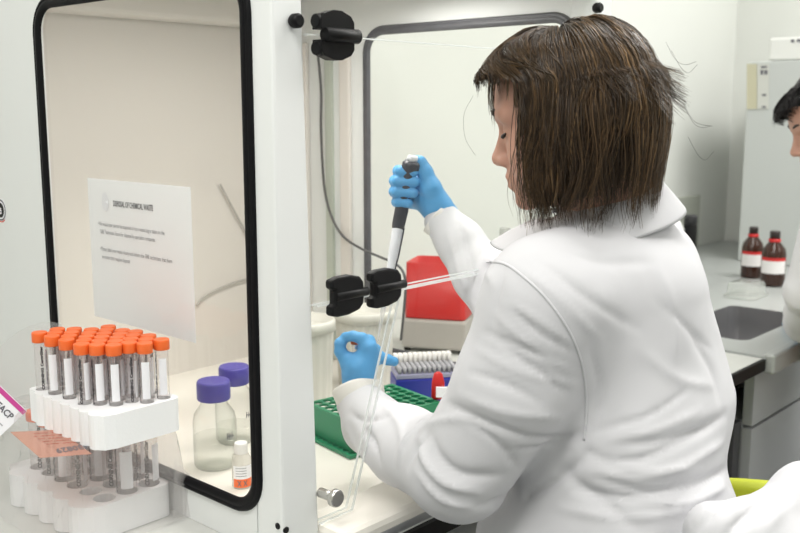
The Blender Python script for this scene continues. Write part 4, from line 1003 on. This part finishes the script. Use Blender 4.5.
MB().tube([pt[2]+e_*.0098, pt[2]+e_*.0088+ax2*.045, pt[2]+e_*.0068+ax2*.075, pt[2]+e_*.0050+ax2*L2*.68], [.0014, .0013, .0012, .0010]).build('ejector', M_DGREY, pip)
# small tube pinched in the left hand
P = hp(354.5, 344, .020, d1)
o = thing('sample_tube', P-Z*.03, 'tiny tube with orange cap pinched between left thumb and finger', 'tube')
MB().lathe([(.0012, -.030), (.0040, -.018), (.0046, 0)], P, n=16).build('tube_body', M_TUBE, o)
MB().lathe([(.0055, .0), (.0058, .001), (.0058, .006), (.0050, .0068)], P, n=18).build('cap', M_ORANGE, o)

# ------------------------------------------------------------------ colleague at the sink
col_ = W(-.42, 1.50, 0); o_ = Pd(846, 300, 2.12)
man = thing('person', [o_[0], o_[1], 0], 'dark-haired person in a white lab coat at the right edge beside the sink', 'person')
H2 = Head(Pd(839, 120, 2.12), (-.93, .12), math.radians(22))
n1 = Pd(852, 178, 2.14); n0 = H2.w(-.03, 0, -.075)
shN, shF = wpt(838, 205, 1.98, .065), wpt(858, 202, 2.30, .062); elN, hdN = wpt(808, 292, 2.02, .048), wpt(818, 322, 2.16, .030); elF, hdF = wpt(826, 285, 2.36, .046), wpt(806, 318, 2.36, .030)
b2 = union(H2.items()+[(cone(n0, n1, .052, .056), .02), (cone(n1, shN[0], .05, .04), .03), (cone(n1, shF[0], .05, .04), .03), (cone(n1, Pd(856, 380, 2.16), .07, .11), .04)]+chain([(shN[0], .04), (elN[0], .033), (hdN[0], .022)], .01)+chain([(shF[0], .04), (elF[0], .033), (hdF[0], .022)], .01))
P_ = [H2.w(0, 0, .12), H2.w(.11, 0, 0), H2.w(-.11, 0, 0), shN[0], shF[0], hdN[0], hdF[0], Pd(856, 380, 2.16)]
lo, hi = bounds(P_, .12); b2o, _, _ = sdf_obj('body', b2, lo, hi, .0042, M_SKIN, man); H2.face_parts(b2o, M_HAIRCAP)
cap2 = union([(H2.e((-.014, 0, .036), (.108, .086, .096)), .01), (H2.e((.110, 0, -.050), (.080, .10, .085)), .012, 'sub'), (cone(H2.w(-.03, 0, -.2), H2.w(-.03, 0, -.10), .07, .06), .01, 'sub')])
lo, hi = bounds([H2.w(x, y, z) for x in (-.13, .13) for y in (-.11, .11) for z in (-.1, .14)], .02)
h2 = sdf_obj('hair', cap2, lo, hi, .005, mat('hair_black_cap', (.010, .009, .009), .5), man)[0]
def short(ph):
    a = abs(ph)
    if a < .9: return dict(len=.003+.006*rng.random(), thE=1.12, front=.012, inw=.0, bulge=.002, th0=.8, r=.0011)
    return dict(len=.004+.012*rng.random(), thE=1.62+.2*min(1, a-.9), inw=.008, bulge=.003, th0=.85, r=.0011)
strands(H2, 'hair_strands', h2, M_HAIRB, 160, 12, short)
c2 = union([(cone(n1+(n0-n1)*.0, Pd(868, 260, 2.16), .070, .125), .03), (cone(Pd(868, 260, 2.16), Pd(876, 470, 2.16), .125, .130), .03), (cone(n1-Z*.01, shN[0], .055, .06), .04), (cone(n1-Z*.01, shF[0], .055, .06), .04)]
    + chain([shN, elN, wpt(807, 322, 2.13, .050)], .015, .03)+chain([shF, elF, wpt(808, 314, 2.35, .038)], .015, .03)
    + [(cone(n1-Z*.03, n1+Z*.12, .060, .064), .006, 'sub')])
lo, hi = bounds(P_[3:7]+[Pd(876, 470, 2.16), n1], .17)
sdf_obj('lab_coat', c2, lo, hi, .009, M_COAT, man, lambda v, q: fold_post(v, q, [([(790, 215), (800, 250), (800, 280)], -5, 12), ([(786, 300), (796, 306), (808, 308)], 5, 8), ([(788, 312), (797, 318), (806, 322)], -5, 7)], 9, .005))
for hd, s_ in ((hdN, 1), (hdF, -1)):
    q = hd[0]; dv = np.array([.12, .55, -.36]); dv /= np.linalg.norm(dv); sd = np.cross(dv, Z); sd /= np.linalg.norm(sd); nn = np.cross(sd, dv); it = chain([(q, .022), (q+dv*.05, .026)], .01)
    for k in range(4): r_ = q+dv*.075+sd*(.024-.016*k); L_ = (.030, .036, .034, .026)[k]; it += chain([(q+dv*.045+sd*(.02-.013*k), .011), (r_, .0095), (r_+dv*L_*.6-nn*.008*np.sign(nn[2]), .0085), (r_+dv*L_*.8-nn*.022*np.sign(nn[2]), .0078)], .004, .006)
    it += chain([(q+dv*.02+sd*.02*s_, .013), (q+dv*.045+sd*.038*s_, .010), (q+dv*.068+sd*.036*s_, .0085)], .005, .008)
    lo, hi = bounds([q, q+dv*.13], .06); sdf_obj('glove', union(it), lo, hi, .0028, M_GLOVE, man)
tr2 = union([(cone(Pd(876, 470, 2.16), Pd(876, 470, 2.16)*np.array([1, 1, 0])+Z*.08+V*.09, .11, .055), .02), (cone(Pd(876, 470, 2.16), Pd(876, 470, 2.16)*np.array([1, 1, 0])+Z*.08-V*.09, .11, .055), .04)])
q = Pd(876, 470, 2.16); lo, hi = bounds([q, q*np.array([1, 1, 0])], .2); lo[2] = -.02
sdf_obj('trousers', lambda p: smax(tr2(p), .06-p[:, 2], .01), lo, hi, .012, M_TROU, man)
for sg in (-1, 1):
    p = q*np.array([1, 1, 0])+V*.09*sg+Z*.045; f_ = union([(cone(p-U*.05, p+U*.16-Z*.008, .045, .036), .02)]); lo, hi = bounds([p-U*.1, p+U*.2], .06); lo[2] = -.006
    sdf_obj('shoe', lambda x, f_=f_: smax(f_(x), .004-x[:, 2], .004), lo, hi, .007, M_BLACK, man)

# ------------------------------------------------------------------ chairs and the draped coat
def chair(base, fdir, label, zseat, ztop, wide=.42):
    f = np.array([fdir[0], fdir[1], 0.]); f /= np.linalg.norm(f); s = np.cross(Z, f); t = thing('swivel_chair', base, label, 'chair')
    R = [[base+f*x*k+s*y*k+Z*z for x, y in rrect(.40, .42, .09)] for k, z in ((.9, zseat-.05), (1, zseat-.035), (1, zseat-.012), (.93, zseat))]
    MB().rings(R).build('seat', M_LIME, t)
    n = 17; rows = []
    for i in range(n):
        w_ = -1+2*i/(n-1); zt = ztop-.016*abs(w_)**4; cx = -.20-.03+.05*w_*w_
        rows.append([base+f*(cx+dx)+s*(w_*wide/2)+Z*z for dx, z in ((.014, zt-.20), (.014, zt-.012), (.006, zt), (-.008, zt), (-.014, zt-.012), (-.014, zt-.20))])
    MB().rings(rows).build('backrest', M_LIME, t)
    MB().tube([base+f*-.10+Z*(zseat-.06), base+f*-.27+Z*(zseat-.06), base+f*-.255+Z*(zseat+.06), base+f*-.246+Z*(ztop-.12)], .014).build('back_bar', M_BLACK, t)
    MB().cyl(base+Z*.09, base+Z*(zseat-.052), .026).build('gas_column', M_STEEL, t)
    for k in range(5):
        a_ = k*2*math.pi/5+.3; d_ = f*math.cos(a_)+s*math.sin(a_); lg = MB().rings([[base+d_*x+np.cross(Z, d_)*y*w2+Z*(zc+z*h2) for y, z in ((-1, -1), (1, -1), (1, 1), (-1, 1))] for x, w2, h2, zc in ((.02, .022, .022, .085), (.26, .014, .012, .068))], smooth=False).build('leg', M_BLACK, t)
        MB().cyl(base+d_*.25-np.cross(Z, d_)*.014+Z*.0275, base+d_*.25+np.cross(Z, d_)*.014+Z*.0275, .027).build('castor', M_BLACK, lg)
    return t
chair(W(-.43, .345, 0), U, 'stool chair under the seated woman, hidden by her white coat', .50, .66, .34)
q = Pd(866, 489, 1.34); cf = np.array([.15, 1, 0]); cf /= np.linalg.norm(cf)
cb = np.array([q[0], q[1], 0])+cf*.215
chair(cb, cf, 'lime green chair on the right with a crumpled white coat over its back', q[2]-.30, q[2]+.004, .46)
drp = union([(cone(Pd(716, 533, .99), Pd(748, 519, 1.03), .034, .022), .02), (cone(Pd(736, 536, 1.03), Pd(806, 498, 1.08), .030, .036), .025), (cone(Pd(806, 500, 1.08), Pd(860, 492, 1.12), .036, .045), .03),
    (cone(Pd(728, 570, 1.0), Pd(850, 560, 1.06), .045, .06), .04), (cone(Pd(735, 660, 1.0), Pd(850, 660, 1.06), .045, .06), .05), (cone(Pd(850, 500, 1.12), Pd(880, 496, 1.36), .045, .035), .03)])
lo, hi = bounds([Pd(690, 660, .99), Pd(880, 480, 1.38), Pd(700, 500, 1)], .09)
dt = sdf_obj('draped_coat', drp, lo, hi, .005, M_COAT, None, lambda v, q: fold_post(v, q, [([(725, 540), (745, 518), (772, 496)], -7, 8), ([(700, 530), (712, 514), (716, 504)], -5, 5), ([(690, 527), (700, 516), (708, 508)], 4, 5), ([(760, 533), (782, 510), (800, 498)], 4, 12)], 5, .003))[0]
tag(dt, 'crumpled white lab coat hung over the lime green chair in the lower right corner', 'coat')
